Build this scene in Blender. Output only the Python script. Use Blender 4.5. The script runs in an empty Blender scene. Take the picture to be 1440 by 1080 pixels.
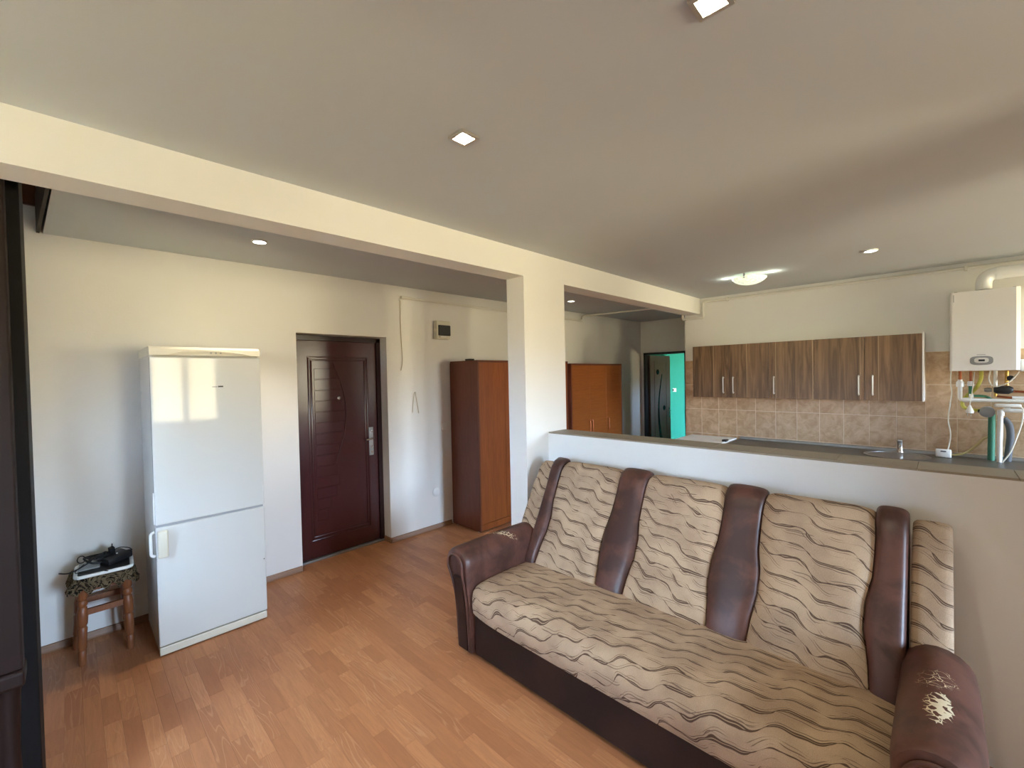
import bpy, bmesh, math, random
from mathutils import Vector, Matrix
random.seed(7)
S = bpy.context.scene
C = S.collection
PI = math.pi

# ---------------------------------------------------------------- camera
F, YAW, PIT, ROLL, EYE = 613.37, 0.778840, 0.0195205, 0.0199683, 1.65
fw = Vector((-math.sin(YAW)*math.cos(PIT), math.cos(YAW)*math.cos(PIT), -math.sin(PIT)))
rt = Vector((math.cos(YAW), math.sin(YAW), 0)); dn = fw.cross(rt)
r2 = math.cos(ROLL)*rt + math.sin(ROLL)*dn
d2 = -math.sin(ROLL)*rt + math.cos(ROLL)*dn
cam = bpy.data.cameras.new('camera'); cam.sensor_width = 36; cam.lens = F/1440*36; cam.clip_start = 0.02
camo = bpy.data.objects.new('camera', cam); C.objects.link(camo)
M3 = Matrix((r2, -d2, -fw)).transposed()
camo.matrix_world = Matrix.Translation((0, 0, EYE)) @ M3.to_4x4()
S.camera = camo

def screen(p):
    v = Vector(p) - Vector((0, 0, EYE)); d = v.dot(fw)
    if d < 0.05: return None
    return F*v.dot(r2)/d + 720, F*v.dot(d2)/d + 540, d

# ---------------------------------------------------------------- view, sky
S.view_settings.view_transform = 'Standard'; S.view_settings.look = 'None'
S.view_settings.gamma = 1.0; S.view_settings.use_curve_mapping = False
S.view_settings.exposure = 2.55
S.cycles.max_bounces = 8; S.cycles.diffuse_bounces = 6; S.cycles.glossy_bounces = 4
S.cycles.transparent_max_bounces = 8
S.cycles.caustics_reflective = False; S.cycles.caustics_refractive = False
S.cycles.sample_clamp_indirect = 6.0

SKY, GROUND = 18.0, 7.8
SPOT_W, DOME_W = 4.2, 2.2
W = bpy.data.worlds.new('daylight'); S.world = W; W.use_nodes = True
nt = W.node_tree; nt.nodes.clear()
def wn(t, **k):
    n = nt.nodes.new(t)
    for a, b in k.items(): setattr(n, a, b)
    return n
tc = wn('ShaderNodeTexCoord'); sep = wn('ShaderNodeSeparateXYZ'); nt.links.new(tc.outputs['Generated'], sep.inputs[0])
nz = wn('ShaderNodeTexNoise'); nz.inputs['Scale'].default_value = 14; nz.inputs['Detail'].default_value = 6
nt.links.new(tc.outputs['Generated'], nz.inputs['Vector'])
ma = wn('ShaderNodeMath', operation='MULTIPLY_ADD'); nt.links.new(nz.outputs['Fac'], ma.inputs[0]); ma.inputs[1].default_value = 0.10
nt.links.new(sep.outputs['Z'], ma.inputs[2])                      # ragged tree line a few degrees up
mr = wn('ShaderNodeMapRange', interpolation_type='SMOOTHSTEP')
nt.links.new(ma.outputs[0], mr.inputs['Value']); mr.inputs['From Min'].default_value = 0.07; mr.inputs['From Max'].default_value = 0.17
tree = wn('ShaderNodeMix', data_type='RGBA'); nt.links.new(nz.outputs['Fac'], tree.inputs['Factor'])
tree.inputs['A'].default_value = (0.74*GROUND, 0.61*GROUND, 0.38*GROUND, 1); tree.inputs['B'].default_value = (1.30*GROUND, 1.10*GROUND, 0.70*GROUND, 1)
mx = wn('ShaderNodeMix', data_type='RGBA'); nt.links.new(mr.outputs['Result'], mx.inputs['Factor'])
nt.links.new(tree.outputs['Result'], mx.inputs['A']); mx.inputs['B'].default_value = (0.70*SKY, 0.92*SKY, 1.28*SKY, 1)
bg = wn('ShaderNodeBackground'); nt.links.new(mx.outputs['Result'], bg.inputs['Color'])
ow = wn('ShaderNodeOutputWorld'); nt.links.new(bg.outputs[0], ow.inputs['Surface'])

# room measures (metres; X along the kitchen wall, Y along the beam)
XL, XR, YF, YK, ZC = -3.928, 3.60, -2.20, 5.668, 2.578
YE = 7.35                                       # end wall of the hall
WIN = [(XR, 1.02, 2.12, 0.85, 2.32), (XR, 4.40, 5.56, 0.85, 2.42)]   # x, y0, y1, z0, z1
WF = (-2.05, -1.15, 1.42, 2.34)                    # unseen window added in the front wall to light the half wall: x0, x1, z0, z1
FX, FY = -1.12, -0.34                              # corner of an unseen wall step added to shade the half wall's right end
def portal(loc, rot, sx, sy):
    l = bpy.data.lights.new('window_daylight', 'AREA'); l.shape = 'RECTANGLE'; l.size = sx; l.size_y = sy
    l.cycles.is_portal = True
    o = bpy.data.objects.new('window_daylight', l); C.objects.link(o); o.location = loc; o.rotation_euler = rot
for x, y0, y1, z0, z1 in WIN:
    portal((x+0.24, (y0+y1)/2, (z0+z1)/2), (0, PI/2, 0), z1-z0, y1-y0)
portal(((WF[0]+WF[1])/2, YF-0.22, (WF[2]+WF[3])/2), (PI/2, 0, PI), WF[1]-WF[0], WF[3]-WF[2])
portal((-1.26, 8.6, 1.55), (0, PI/2, 0), 0.4, 0.34)

# ---------------------------------------------------------------- material helpers
def lin(c):
    return tuple(((v/255)/12.92 if v/255 <= 0.04045 else ((v/255+0.055)/1.055)**2.4) for v in c) + (1,)
class N:
    def __init__(s, name):
        s.m = bpy.data.materials.new(name); s.m.use_nodes = True; s.t = s.m.node_tree
        s.b = s.t.nodes['Principled BSDF']; s.out = s.t.nodes['Material Output']
    def n(s, typ, ins=None, **k):
        nd = s.t.nodes.new(typ)
        for a, b in k.items(): setattr(nd, a, b)
        for a, b in (ins or {}).items(): s.set(nd.inputs[a], b)
        return nd
    def set(s, sock, v):
        if isinstance(v, bpy.types.NodeSocket): s.t.links.new(v, sock)
        else: sock.default_value = v
    def math(s, op, a, b=0.0, c=0.0):
        nd = s.n('ShaderNodeMath', operation=op)
        for i, v in enumerate((a, b, c)): s.set(nd.inputs[i], v)
        return nd.outputs[0]
    def noise(s, vec, scale, detail=3.0, rough=0.5, dist=0.0):
        return s.n('ShaderNodeTexNoise', {'Vector': vec, 'Scale': scale, 'Detail': detail, 'Roughness': rough, 'Distortion': dist}).outputs['Fac']
    def mapv(s, vec, scale=(1, 1, 1), loc=(0, 0, 0)):
        return s.n('ShaderNodeMapping', {'Vector': vec, 'Scale': scale, 'Location': loc}).outputs[0]
    def mix(s, f, a, b):
        nd = s.n('ShaderNodeMix', data_type='RGBA'); s.set(nd.inputs['Factor'], f); s.set(nd.inputs['A'], a); s.set(nd.inputs['B'], b)
        return nd.outputs['Result']
    def ramp(s, v, a, b, sm=True):
        nd = s.n('ShaderNodeMapRange', {'Value': v, 'From Min': a, 'From Max': b}, interpolation_type='SMOOTHSTEP' if sm else 'LINEAR')
        return nd.outputs['Result']
    def bump(s, h, strength, dist=0.01):
        nd = s.n('ShaderNodeBump', {'Height': h, 'Strength': strength, 'Distance': dist}); s.set(s.b.inputs['Normal'], nd.outputs[0])
    def obj(s): return s.n('ShaderNodeTexCoord').outputs['Object']
    def gen(s): return s.n('ShaderNodeTexCoord').outputs['Generated']
    def uv(s): return s.n('ShaderNodeTexCoord').outputs['UV']
    def col(s, c, rough=0.5, spec=0.5, metal=0.0):
        s.set(s.b.inputs['Base Color'], c); s.set(s.b.inputs['Roughness'], rough)
        s.set(s.b.inputs['Specular IOR Level'], spec); s.set(s.b.inputs['Metallic'], metal); return s.m
MT = {}
def plain(name, rgb, rough=0.5, spec=0.5, metal=0.0, var=0.06, vs=9.0, bump=0.0, bs=60.0, coat=0.0):
    a = N(name); v = a.obj(); c = lin(rgb)
    f = a.noise(v, vs, 4)
    a.col(a.mix(f, tuple(x*(1-var) for x in c[:3])+(1,), tuple(min(1, x*(1+var)) for x in c[:3])+(1,)), rough, spec, metal)
    if bump: a.bump(a.noise(v, bs, 3), bump, 0.004)
    if coat: a.b.inputs['Coat Weight'].default_value = coat; a.b.inputs['Coat Roughness'].default_value = 0.06
    MT[name] = a.m; return a.m
plain('wall_paint', (228, 226, 221), 0.85, 0.2, var=0.025, vs=3, bump=0.12, bs=70)
plain('ceiling_paint', (198, 203, 207), 0.9, 0.15, var=0.02, vs=2, bump=0.08, bs=50)
plain('green_paint', (34, 118, 99), 0.8, 0.2, var=0.04)
plain('white_enamel', (244, 244, 241), 0.32, 0.5, var=0.01)
plain('fridge_side', (188, 184, 178), 0.4, 0.5, var=0.01)
plain('fridge_front', (206, 207, 202), 0.05, 0.16, var=0.008, vs=2)
plain('ivory_plastic', (212, 207, 188), 0.4, 0.5, var=0.02)
plain('white_plastic', (233, 233, 229), 0.4, 0.5, var=0.02)
plain('white_pipe', (226, 222, 212), 0.5, 0.4, var=0.03)
plain('grey_plastic', (150, 153, 155), 0.45, 0.5)
plain('dark_plastic', (24, 24, 26), 0.4, 0.5)
plain('black_rubber', (18, 18, 19), 0.6, 0.4)
plain('screen', (38, 44, 48), 0.2, 0.5)
plain('chrome', (205, 205, 205), 0.18, 0.5, 1.0, var=0.02)
plain('steel', (170, 172, 174), 0.3, 0.5, 1.0, var=0.04)
plain('brushed_nickel', (214, 210, 202), 0.35, 0.5, 0.85, var=0.02)
plain('copper', (160, 92, 62), 0.35, 0.5, 0.9)
plain('brass', (190, 150, 80), 0.35, 0.5, 0.9)
plain('green_pipe', (62, 122, 96), 0.5, 0.4)
plain('yellow_hose', (206, 200, 92), 0.5, 0.4, var=0.1)
plain('straw_hose', (190, 172, 118), 0.55, 0.4)
plain('grey_hose', (92, 94, 98), 0.6, 0.4)
plain('door_paint', (66, 29, 30), 0.22, 0.55, var=0.08, vs=5)
plain('door_dark', (40, 18, 19), 0.3, 0.5, var=0.08)
plain('grout', (232, 216, 188), 0.9, 0.2)
plain('worktop', (84, 78, 70), 0.4, 0.45, var=0.2, vs=60)
plain('aluminium', (150, 150, 146), 0.4, 0.5, 0.7)
plain('dark_stain', (14, 10, 10), 0.6, 0.2, var=0.35, vs=22, bump=0.2, bs=30)
plain('brown_stain', (32, 18, 14), 0.55, 0.25, var=0.25, vs=14, bump=0.1, bs=30)
plain('black_frame', (16, 15, 16), 0.45, 0.4)
plain('leaf_wood', (112, 97, 88), 0.45, 0.4, var=0.12)
plain('leaf_glass', (28, 34, 36), 0.12, 0.6)
plain('cord_white', (226, 222, 208), 0.6, 0.3)
plain('string_tan', (186, 168, 140), 0.8, 0.2)
plain('sill_tile', (150, 137, 117), 0.5, 0.45, var=0.12, vs=12)
plain('seam_brown', (40, 24, 20), 0.45, 0.5, var=0.1)
plain('underlay', (58, 36, 24), 0.8, 0.2)

def grain(name, c0, c1, rough, axis, scale, stretch=14.0, spec=0.4, fine=0.5, bump=0.05):
    a = N(name); v = a.obj()
    sc = [scale*stretch]*3; sc[axis] = scale
    w = a.mapv(v, tuple(sc))
    n1 = a.noise(w, 1.0, 5, 0.6, 0.6); n2 = a.noise(a.mapv(w, (4, 4, 4)), 1.0, 3, 0.6)
    f = a.math('ADD', a.math('MULTIPLY', a.ramp(n1, 0.3, 0.7), 1-fine), a.math('MULTIPLY', a.ramp(n2, 0.3, 0.7), fine))
    a.col(a.mix(f, lin(c0), lin(c1)), rough, spec); a.bump(n2, bump, 0.002)
    MT[name] = a.m; return a.m
grain('wardrobe_side', (92, 47, 30), (108, 58, 38), 0.38, 2, 1.2, 10)
grain('wardrobe_front', (124, 64, 24), (146, 79, 33), 0.36, 2, 1.2, 12)
grain('wardrobe_door_cross', (128, 70, 28), (152, 87, 38), 0.36, 1, 2.2, 22)
grain('stool_wood', (108, 63, 37), (138, 85, 52), 0.4, 2, 3, 8)
grain('baseboard_wood', (118, 82, 54), (146, 106, 74), 0.45, 1, 2, 14)
grain('shelf_wood', (74, 42, 28), (100, 60, 40), 0.4, 1, 2, 12)

def make_walnut():
    a = N('cabinet_walnut'); v = a.obj(); rnd = a.n('ShaderNodeObjectInfo').outputs['Random']
    off = a.n('ShaderNodeCombineXYZ', {'X': a.math('MULTIPLY', rnd, 11.0), 'Y': 0.0, 'Z': a.math('MULTIPLY', rnd, 3.0)}).outputs[0]
    vv = a.n('ShaderNodeVectorMath', {0: v, 1: off}, operation='ADD').outputs[0]
    w = a.mapv(vv, (26, 26, 1.6))
    n1 = a.noise(w, 1.0, 5, 0.6, 1.2); n2 = a.noise(a.mapv(vv, (140, 140, 3)), 1.0, 3, 0.6)
    x = a.n('ShaderNodeSeparateXYZ', {0: vv}).outputs['X']
    # glued staves, each with its own tone, some with a pale line at the joint
    k = a.math('DIVIDE', x, 0.083); cell = a.math('FLOOR', k)
    wn_ = a.n('ShaderNodeTexWhiteNoise', {'W': cell}, noise_dimensions='1D').outputs['Value']
    fr = a.math('FRACT', k)
    line = a.math('MULTIPLY', a.math('LESS_THAN', fr, 0.075), a.math('GREATER_THAN', wn_, 0.45))
    f = a.math('ADD', a.math('MULTIPLY', a.ramp(n1, 0.3, 0.7), 0.60), a.math('ADD', a.math('MULTIPLY', n2, 0.25), a.math('MULTIPLY', wn_, 0.3)))
    c = a.mix(f, lin((64, 47, 34)), lin((148, 115, 85)))
    a.col(a.mix(a.math('MULTIPLY', line, 0.75), c, lin((176, 148, 116))), 0.42, 0.4); a.bump(n2, 0.05, 0.002)
    MT['cabinet_walnut'] = a.m
make_walnut()

def make_floor():
    a = N('laminate'); v = a.obj()
    r1 = a.n('ShaderNodeObjectInfo').outputs['Random']; r3 = a.n('ShaderNodeNewGeometry').outputs['Random Per Island']
    r = a.math('FRACT', a.math('ADD', a.math('MULTIPLY', r1, 7.31), a.math('MULTIPLY', r3, 5.77)))
    off = a.n('ShaderNodeCombineXYZ', {'X': a.math('MULTIPLY', r, 37.0), 'Y': a.math('MULTIPLY', r, 13.0), 'Z': a.math('MULTIPLY', r, 5.0)}).outputs[0]
    vv = a.n('ShaderNodeVectorMath', {0: v, 1: off}, operation='ADD').outputs[0]
    n1 = a.noise(a.mapv(vv, (6, 60, 20)), 1.0, 5, 0.6, 0.8)
    # cathedral figure: contour lines of a stretched field
    fld = a.noise(a.mapv(vv, (1.5, 15, 4)), 1.0, 1.5, 0.4)
    ring = a.math('ABSOLUTE', a.math('SUBTRACT', a.math('FRACT', a.math('MULTIPLY', fld, 13.0)), 0.5))
    rn = a.math('MULTIPLY', a.ramp(ring, 0.34, 0.5), a.ramp(a.math('FRACT', a.math('MULTIPLY', r, 3.7)), 0.35, 0.75))
    pore = a.noise(a.mapv(vv, (18, 260, 20)), 1.0, 2, 0.6)
    tone = a.mix(a.math('FRACT', a.math('MULTIPLY', r, 9.13)), lin((163, 107, 70)), lin((188, 131, 89)))
    c = a.mix(a.math('MULTIPLY', a.ramp(n1, 0.35, 0.7), 0.35), tone, lin((142, 92, 62)))
    c = a.mix(a.math('MULTIPLY', rn, 0.30), c, lin((208, 164, 126)))
    c = a.mix(a.math('MULTIPLY', a.ramp(pore, 0.55, 0.75), 0.25), c, lin((134, 88, 60)))
    a.col(c, a.math('ADD', 0.36, a.math('MULTIPLY', n1, 0.12)), 0.4)
    MT['laminate'] = a.m
make_floor()

def make_tile():
    a = N('wall_tile'); v = a.obj(); r = a.n('ShaderNodeObjectInfo').outputs['Random']
    off = a.n('ShaderNodeCombineXYZ', {'X': a.math('MULTIPLY', r, 9.0), 'Y': 0.0, 'Z': a.math('MULTIPLY', r, 23.0)}).outputs[0]
    vv = a.n('ShaderNodeVectorMath', {0: v, 1: off}, operation='ADD').outputs[0]
    n1 = a.noise(vv, 11, 6, 0.65, 0.8); n2 = a.noise(a.mapv(vv, (1, 1, 1.8)), 34, 4, 0.6)
    c = a.mix(a.ramp(n1, 0.3, 0.72), lin((178, 144, 108)), lin((212, 182, 146)))
    c = a.mix(a.math('MULTIPLY', a.ramp(n2, 0.5, 0.75), 0.35), c, lin((210, 184, 152)))
    a.col(c, 0.33, 0.45); MT['wall_tile'] = a.m
make_tile()

def make_fabric():
    a = N('wave_fabric'); uv = a.uv(); s = a.n('ShaderNodeSeparateXYZ', {0: uv}); u, v = s.outputs['X'], s.outputs['Y']
    def strands(per, freq, amp, slope, seed, w0, w1):
        big = a.noise(a.mapv(uv, (2.2, 4.0, 1), (seed, seed*2, 0)), 1.0, 2)
        ph = a.math('ADD', a.math('MULTIPLY', u, freq*2*PI), a.math('MULTIPLY', big, 2.6))
        wob = a.math('ADD', a.math('SINE', ph), a.math('MULTIPLY', a.math('SINE', a.math('MULTIPLY', ph, 2.0)), 0.25))
        y = a.math('ADD', a.math('ADD', v, a.math('MULTIPLY', u, slope)), a.math('MULTIPLY', wob, amp))
        y = a.math('ADD', y, a.math('MULTIPLY', a.noise(a.mapv(uv, (4, 9, 1), (seed*3, 1, 0)), 1.0, 2), per*0.9))
        k = a.math('DIVIDE', y, per)
        d = a.math('MULTIPLY', a.math('ABSOLUTE', a.math('SUBTRACT', a.math('FRACT', k), 0.5)), 2.0)   # 1 at a line, 0 between
        thick = a.ramp(a.noise(a.mapv(uv, (9, 14, 1), (seed, 3, 0)), 1.0, 2), 0.36, 0.60)
        lo = a.math('SUBTRACT', 1.0, a.math('ADD', w0, a.math('MULTIPLY', thick, w1)))
        dd = a.math('MULTIPLY', a.math('ABSOLUTE', a.math('SUBTRACT', a.math('FRACT', a.math('ADD', k, a.math('ADD', 0.13, a.math('MULTIPLY', thick, 0.07)))), 0.5)), 2.0)   # a thinner companion strand
        lo2 = a.math('ADD', a.math('MULTIPLY', a.math('SUBTRACT', 1.0, thick), 0.05), 0.935)
        ln = a.math('MAXIMUM', a.ramp(d, lo, a.math('ADD', lo, 0.06)), a.math('MULTIPLY', a.ramp(dd, lo2, a.math('ADD', lo2, 0.05)), 0.8))
        return ln, d, thick
    l1, d1, t1 = strands(0.072, 5.3, 0.0140, 0.30, 1.7, 0.045, 0.17)
    l2, d2_, t2 = strands(0.055, 5.8, 0.0120, 0.28, 5.3, -0.06, 0.15)
    core = a.math('MULTIPLY', a.ramp(d1, 0.955, 0.985), a.ramp(t1, 0.45, 0.8))       # pale thread inside the broad strands
    weave = a.noise(a.mapv(uv, (260, 620, 1)), 1.0, 2); soft = a.noise(uv, 5.0, 3)
    wv = a.noise(a.mapv(uv, (520, 120, 1)), 1.0, 2)
    base = a.mix(a.ramp(soft, 0.35, 0.65), lin((160, 136, 113)), lin((184, 159, 132)))
    base = a.mix(a.math('MULTIPLY', a.ramp(weave, 0.45, 0.75), 0.45), base, lin((120, 96, 78)))
    base = a.mix(a.math('MULTIPLY', a.ramp(wv, 0.5, 0.8), 0.3), base, lin((204, 182, 154)))
    lines = a.math('MAXIMUM', l1, a.math('MULTIPLY', l2, 0.75))
    c = a.mix(a.math('MULTIPLY', lines, 0.88), base, lin((66, 47, 38)))
    c = a.mix(a.math('MULTIPLY', core, 0.8), c, lin((176, 152, 126)))
    a.col(c, 0.9, 0.15); a.bump(a.math('SUBTRACT', a.math('MULTIPLY', weave, 0.4), a.math('MULTIPLY', lines, 0.6)), 0.35, 0.004)
    MT['wave_fabric'] = a.m
make_fabric()

def make_leather(name, cracks):
    a = N(name); v = a.obj()
    n1 = a.noise(v, 5.5, 5, 0.6, 0.4); n2 = a.noise(v, 60, 3, 0.6)
    c = a.mix(a.ramp(n1, 0.38, 0.62), lin((66, 41, 34)), lin((98, 62, 51)))
    c = a.mix(a.math('MULTIPLY', n2, 0.3), c, lin((50, 31, 27)))
    if cracks:
        s = a.n('ShaderNodeSeparateXYZ', {0: v})
        vor = a.n('ShaderNodeTexVoronoi', {'Vector': a.n('ShaderNodeVectorMath', {0: v, 1: a.n('ShaderNodeVectorMath', {0: a.n('ShaderNodeTexNoise', {'Vector': v, 'Scale': 30.0}).outputs['Color'], 1: (0.03, 0.03, 0.03)}, operation='MULTIPLY').outputs[0]}, operation='ADD').outputs[0], 'Scale': 42.0}, feature='DISTANCE_TO_EDGE').outputs['Distance']
        tot = 0.0
        for (x, y, ang, rx, ry, wid) in cracks:
            dx = a.math('SUBTRACT', s.outputs['X'], x); dy = a.math('SUBTRACT', s.outputs['Y'], y)
            ca, sa = math.cos(ang), math.sin(ang)
            p = a.math('DIVIDE', a.math('ADD', a.math('MULTIPLY', dx, ca), a.math('MULTIPLY', dy, sa)), rx)
            q = a.math('DIVIDE', a.math('SUBTRACT', a.math('MULTIPLY', dy, ca), a.math('MULTIPLY', dx, sa)), ry)
            e = a.math('SUBTRACT', 1.0, a.math('SQRT', a.math('ADD', a.math('MULTIPLY', p, p), a.math('MULTIPLY', q, q))))
            e = a.math('ADD', e, a.math('MULTIPLY', a.math('SUBTRACT', a.noise(v, 38, 3), 0.5), 0.9))
            up = a.ramp(s.outputs['Z'], 0.54, 0.57)
            mk = a.math('LESS_THAN', vor, a.math('MULTIPLY', a.math('MAXIMUM', e, 0.0), wid))
            tot = a.math('MAXIMUM', tot, a.math('MULTIPLY', mk, a.math('GREATER_THAN', up, 0.5)))
        c = a.mix(tot, c, lin((206, 190, 158)))
    a.col(c, a.math('ADD', 0.34, a.math('MULTIPLY', n1, 0.14)), 0.42); a.bump(n2, 0.10, 0.002)
    MT[name] = a.m
make_leather('leather', None)
a_ = N('leather_dark'); v_ = a_.obj()
a_.col(a_.mix(a_.ramp(a_.noise(v_, 4, 4), 0.4, 0.65), lin((30, 17, 15)), lin((46, 26, 22))), 0.5, 0.35); a_.bump(a_.noise(v_, 50, 3), 0.15, 0.003); MT['leather_dark'] = a_.m
SOFA = (-1.035, 2.10, 0.0)
make_leather('leather_arm', [(-1.005, -0.16, 0.85, 0.11, 0.030, 0.13), (1.028, -0.30, 1.5, 0.085, 0.036, 0.34), (1.02, -0.14, 1.2, 0.07, 0.05, 0.05)])

def make_stoolcloth():
    a = N('stool_cloth'); v = a.obj()
    n1 = a.noise(v, 16, 3, 0.5, 1.6); d = a.math('ABSOLUTE', a.math('SUBTRACT', a.math('FRACT', a.math('MULTIPLY', n1, 6.0)), 0.5))
    c = a.mix(a.ramp(d, 0.16, 0.24), lin((26, 24, 22)), lin((142, 124, 96)))
    c = a.mix(a.math('MULTIPLY', a.ramp(a.noise(v, 70, 3), 0.4, 0.6), 0.4), c, lin((88, 70, 50)))
    a.col(c, 0.9, 0.1); MT['stool_cloth'] = a.m
make_stoolcloth()

def emit(name, rgb, st):
    a = N(name); e = a.n('ShaderNodeEmission', {'Color': rgb+(1,), 'Strength': st}); a.t.links.new(e.outputs[0], a.out.inputs[0]); MT[name] = a.m
emit('lamp_warm', (1.0, 0.86, 0.62), 14.0)
emit('lamp_white', (1.0, 0.97, 0.88), 7.0)
a_ = N('dome_glass'); v_ = a_.obj()
a_.col(a_.mix(a_.ramp(a_.noise(v_, 24, 3, 0.5, 1), 0.45, 0.6), lin((235, 240, 222)), lin((200, 214, 176))), 0.25, 0.5)
a_.b.inputs['Emission Color'].default_value = (0.93, 1.0, 0.78, 1); a_.b.inputs['Emission Strength'].default_value = 0.13; MT['dome_glass'] = a_.m
a_ = N('pane_glass')                     # clear pane: passes light, mirrors a little
tr = a_.n('ShaderNodeBsdfTransparent', {'Color': (0.94, 0.96, 0.95, 1)}); gl = a_.n('ShaderNodeBsdfGlossy', {'Roughness': 0.02})
fr_ = a_.n('ShaderNodeFresnel', {'IOR': 1.45}); ms = a_.n('ShaderNodeMixShader', {0: fr_.outputs[0]})
a_.t.links.new(tr.outputs[0], ms.inputs[1]); a_.t.links.new(gl.outputs[0], ms.inputs[2]); a_.t.links.new(ms.outputs[0], a_.out.inputs[0]); MT['pane_glass'] = a_.m

# ---------------------------------------------------------------- mesh helpers
def BM(): return bmesh.new()
def box(bm, x0, x1, y0, y1, z0, z1):
    vs = [bm.verts.new((x, y, z)) for z in (z0, z1) for y in (y0, y1) for x in (x0, x1)]
    for f in ((0, 2, 3, 1), (4, 5, 7, 6), (0, 1, 5, 4), (2, 6, 7, 3), (0, 4, 6, 2), (1, 3, 7, 5)): bm.faces.new([vs[i] for i in f])
    return bm
def B(*a): return box(BM(), *a)
def rbox(x0, x1, y0, y1, z0, z1, r=0.006, seg=2):
    bm = B(x0, x1, y0, y1, z0, z1)
    bmesh.ops.bevel(bm, geom=bm.edges[:], offset=r, segments=seg, profile=0.5, affect='EDGES'); return bm
def prism(bm, pts, axis, a, b):
    """polygon pts in the two other axes, pulled along axis from a to b"""
    def P(p, t):
        return {0: (t, p[0], p[1]), 1: (p[0], t, p[1]), 2: (p[0], p[1], t)}[axis]
    v0 = [bm.verts.new(P(p, a)) for p in pts]; v1 = [bm.verts.new(P(p, b)) for p in pts]; n = len(pts)
    bm.faces.new(v0); bm.faces.new(list(reversed(v1)))
    for i in range(n): bm.faces.new((v0[i], v1[i], v1[(i+1) % n], v0[(i+1) % n]))
    bmesh.ops.recalc_face_normals(bm, faces=bm.faces[:]); return bm
def tube(bm, pts, r, seg=10, cap=True):
    pts = [Vector(p) for p in pts]; n = len(pts); rings = []
    rr = r if isinstance(r, (list, tuple)) else [r]*n
    t0 = (pts[1]-pts[0]).normalized(); ref = Vector((0, 0, 1)) if abs(t0.z) < 0.9 else Vector((1, 0, 0))
    u = t0.cross(ref).normalized()
    for i in range(n):
        t = (pts[min(i+1, n-1)]-pts[max(i-1, 0)]).normalized()
        u = (u - t*u.dot(t)).normalized(); w = t.cross(u)
        rings.append([bm.verts.new(pts[i]+rr[i]*(math.cos(2*PI*k/seg)*u+math.sin(2*PI*k/seg)*w)) for k in range(seg)])
    for a, b in zip(rings, rings[1:]):
        for k in range(seg): bm.faces.new((a[k], a[(k+1) % seg], b[(k+1) % seg], b[k]))
    if cap: bm.faces.new(list(reversed(rings[0]))); bm.faces.new(rings[-1])
    bmesh.ops.recalc_face_normals(bm, faces=bm.faces[:]); return bm
def T(pts, r, seg=10): return tube(BM(), pts, r, seg)
def bend(pts, rad, n=5):
    """round the corners of a polyline"""
    pts = [Vector(p) for p in pts]; out = [pts[0]]
    for a, b, c in zip(pts, pts[1:], pts[2:]):
        p = b+(a-b).normalized()*rad; q = b+(c-b).normalized()*rad
        for i in range(n+1):
            t = i/n; out.append((1-t)**2*p+2*t*(1-t)*b+t*t*q)
    return out+[pts[-1]]
def smooth_path(pts, n=8):
    pts = [Vector(p) for p in pts]; out = []
    P = [pts[0]]+pts+[pts[-1]]
    for i in range(1, len(P)-2):
        for k in range(n):
            t = k/n; a, b, c, d = P[i-1], P[i], P[i+1], P[i+2]
            out.append(0.5*((2*b)+(c-a)*t+(2*a-5*b+4*c-d)*t*t+(3*b-a-3*c+d)*t**3))
    return out+[pts[-1]]
def lathe(bm, prof, c, axis=2, seg=20):
    rings = []
    for r, h in prof:
        ring = []
        for k in range(seg):
            a = 2*PI*k/seg; p = (r*math.cos(a), r*math.sin(a))
            v = {2: (c[0]+p[0], c[1]+p[1], c[2]+h), 0: (c[0]+h, c[1]+p[0], c[2]+p[1]), 1: (c[0]+p[0], c[1]+h, c[2]+p[1])}[axis]
            ring.append(bm.verts.new(v))
        rings.append(ring)
    for a, b in zip(rings, rings[1:]):
        for k in range(seg): bm.faces.new((a[k], a[(k+1) % seg], b[(k+1) % seg], b[k]))
    for rg in (rings[0], rings[-1]):
        bm.faces.new(rg)
    bmesh.ops.recalc_face_normals(bm, faces=bm.faces[:]); return bm
def L(prof, c, axis=2, seg=20): return lathe(BM(), prof, c, axis, seg)
def worldloc(o):
    p = Vector((0, 0, 0))
    while o is not None: p += o.location; o = o.parent
    return p
def obj(name, bm, m, parent=None, smooth=False, origin=None):
    off = worldloc(parent) if parent else Vector((0, 0, 0))
    if origin: off = Vector(origin)
    me = bpy.data.meshes.new(name)
    for v in bm.verts: v.co -= off
    bm.normal_update(); bm.to_mesh(me); bm.free()
    me.materials.append(MT[m] if isinstance(m, str) else m)
    if smooth:
        me.polygons.foreach_set('use_smooth', [True]*len(me.polygons))
        try: me.set_sharp_from_angle(angle=math.radians(40))
        except Exception: pass
    o = bpy.data.objects.new(name, me); C.objects.link(o)
    if parent: o.parent = parent; o.location = off - worldloc(parent)
    elif origin: o.location = origin
    return o
def thing(name, label, cat, loc, group=None):
    o = bpy.data.objects.new(name, None); C.objects.link(o); o.location = loc; o.empty_display_size = 0.1
    o['label'] = label; o['category'] = cat
    if group: o['group'] = group
    return o
def tag(o, label, cat, group=None):
    o['label'] = label; o['category'] = cat
    if group: o['group'] = group
    return o
def struct(name, bm, m, label=None, smooth=False):
    o = obj(name, bm, m, None, smooth); o['kind'] = 'structure'
    if label: o['label'] = label
    return o

# ================================================================ THE SHELL
WT = 0.25
fl = struct('floor', B(XL-0.3, XR+0.3, YF-0.3, YE+2.6, -0.12, -0.006), 'underlay', 'orange brown laminate floor of short printed strips')
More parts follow.
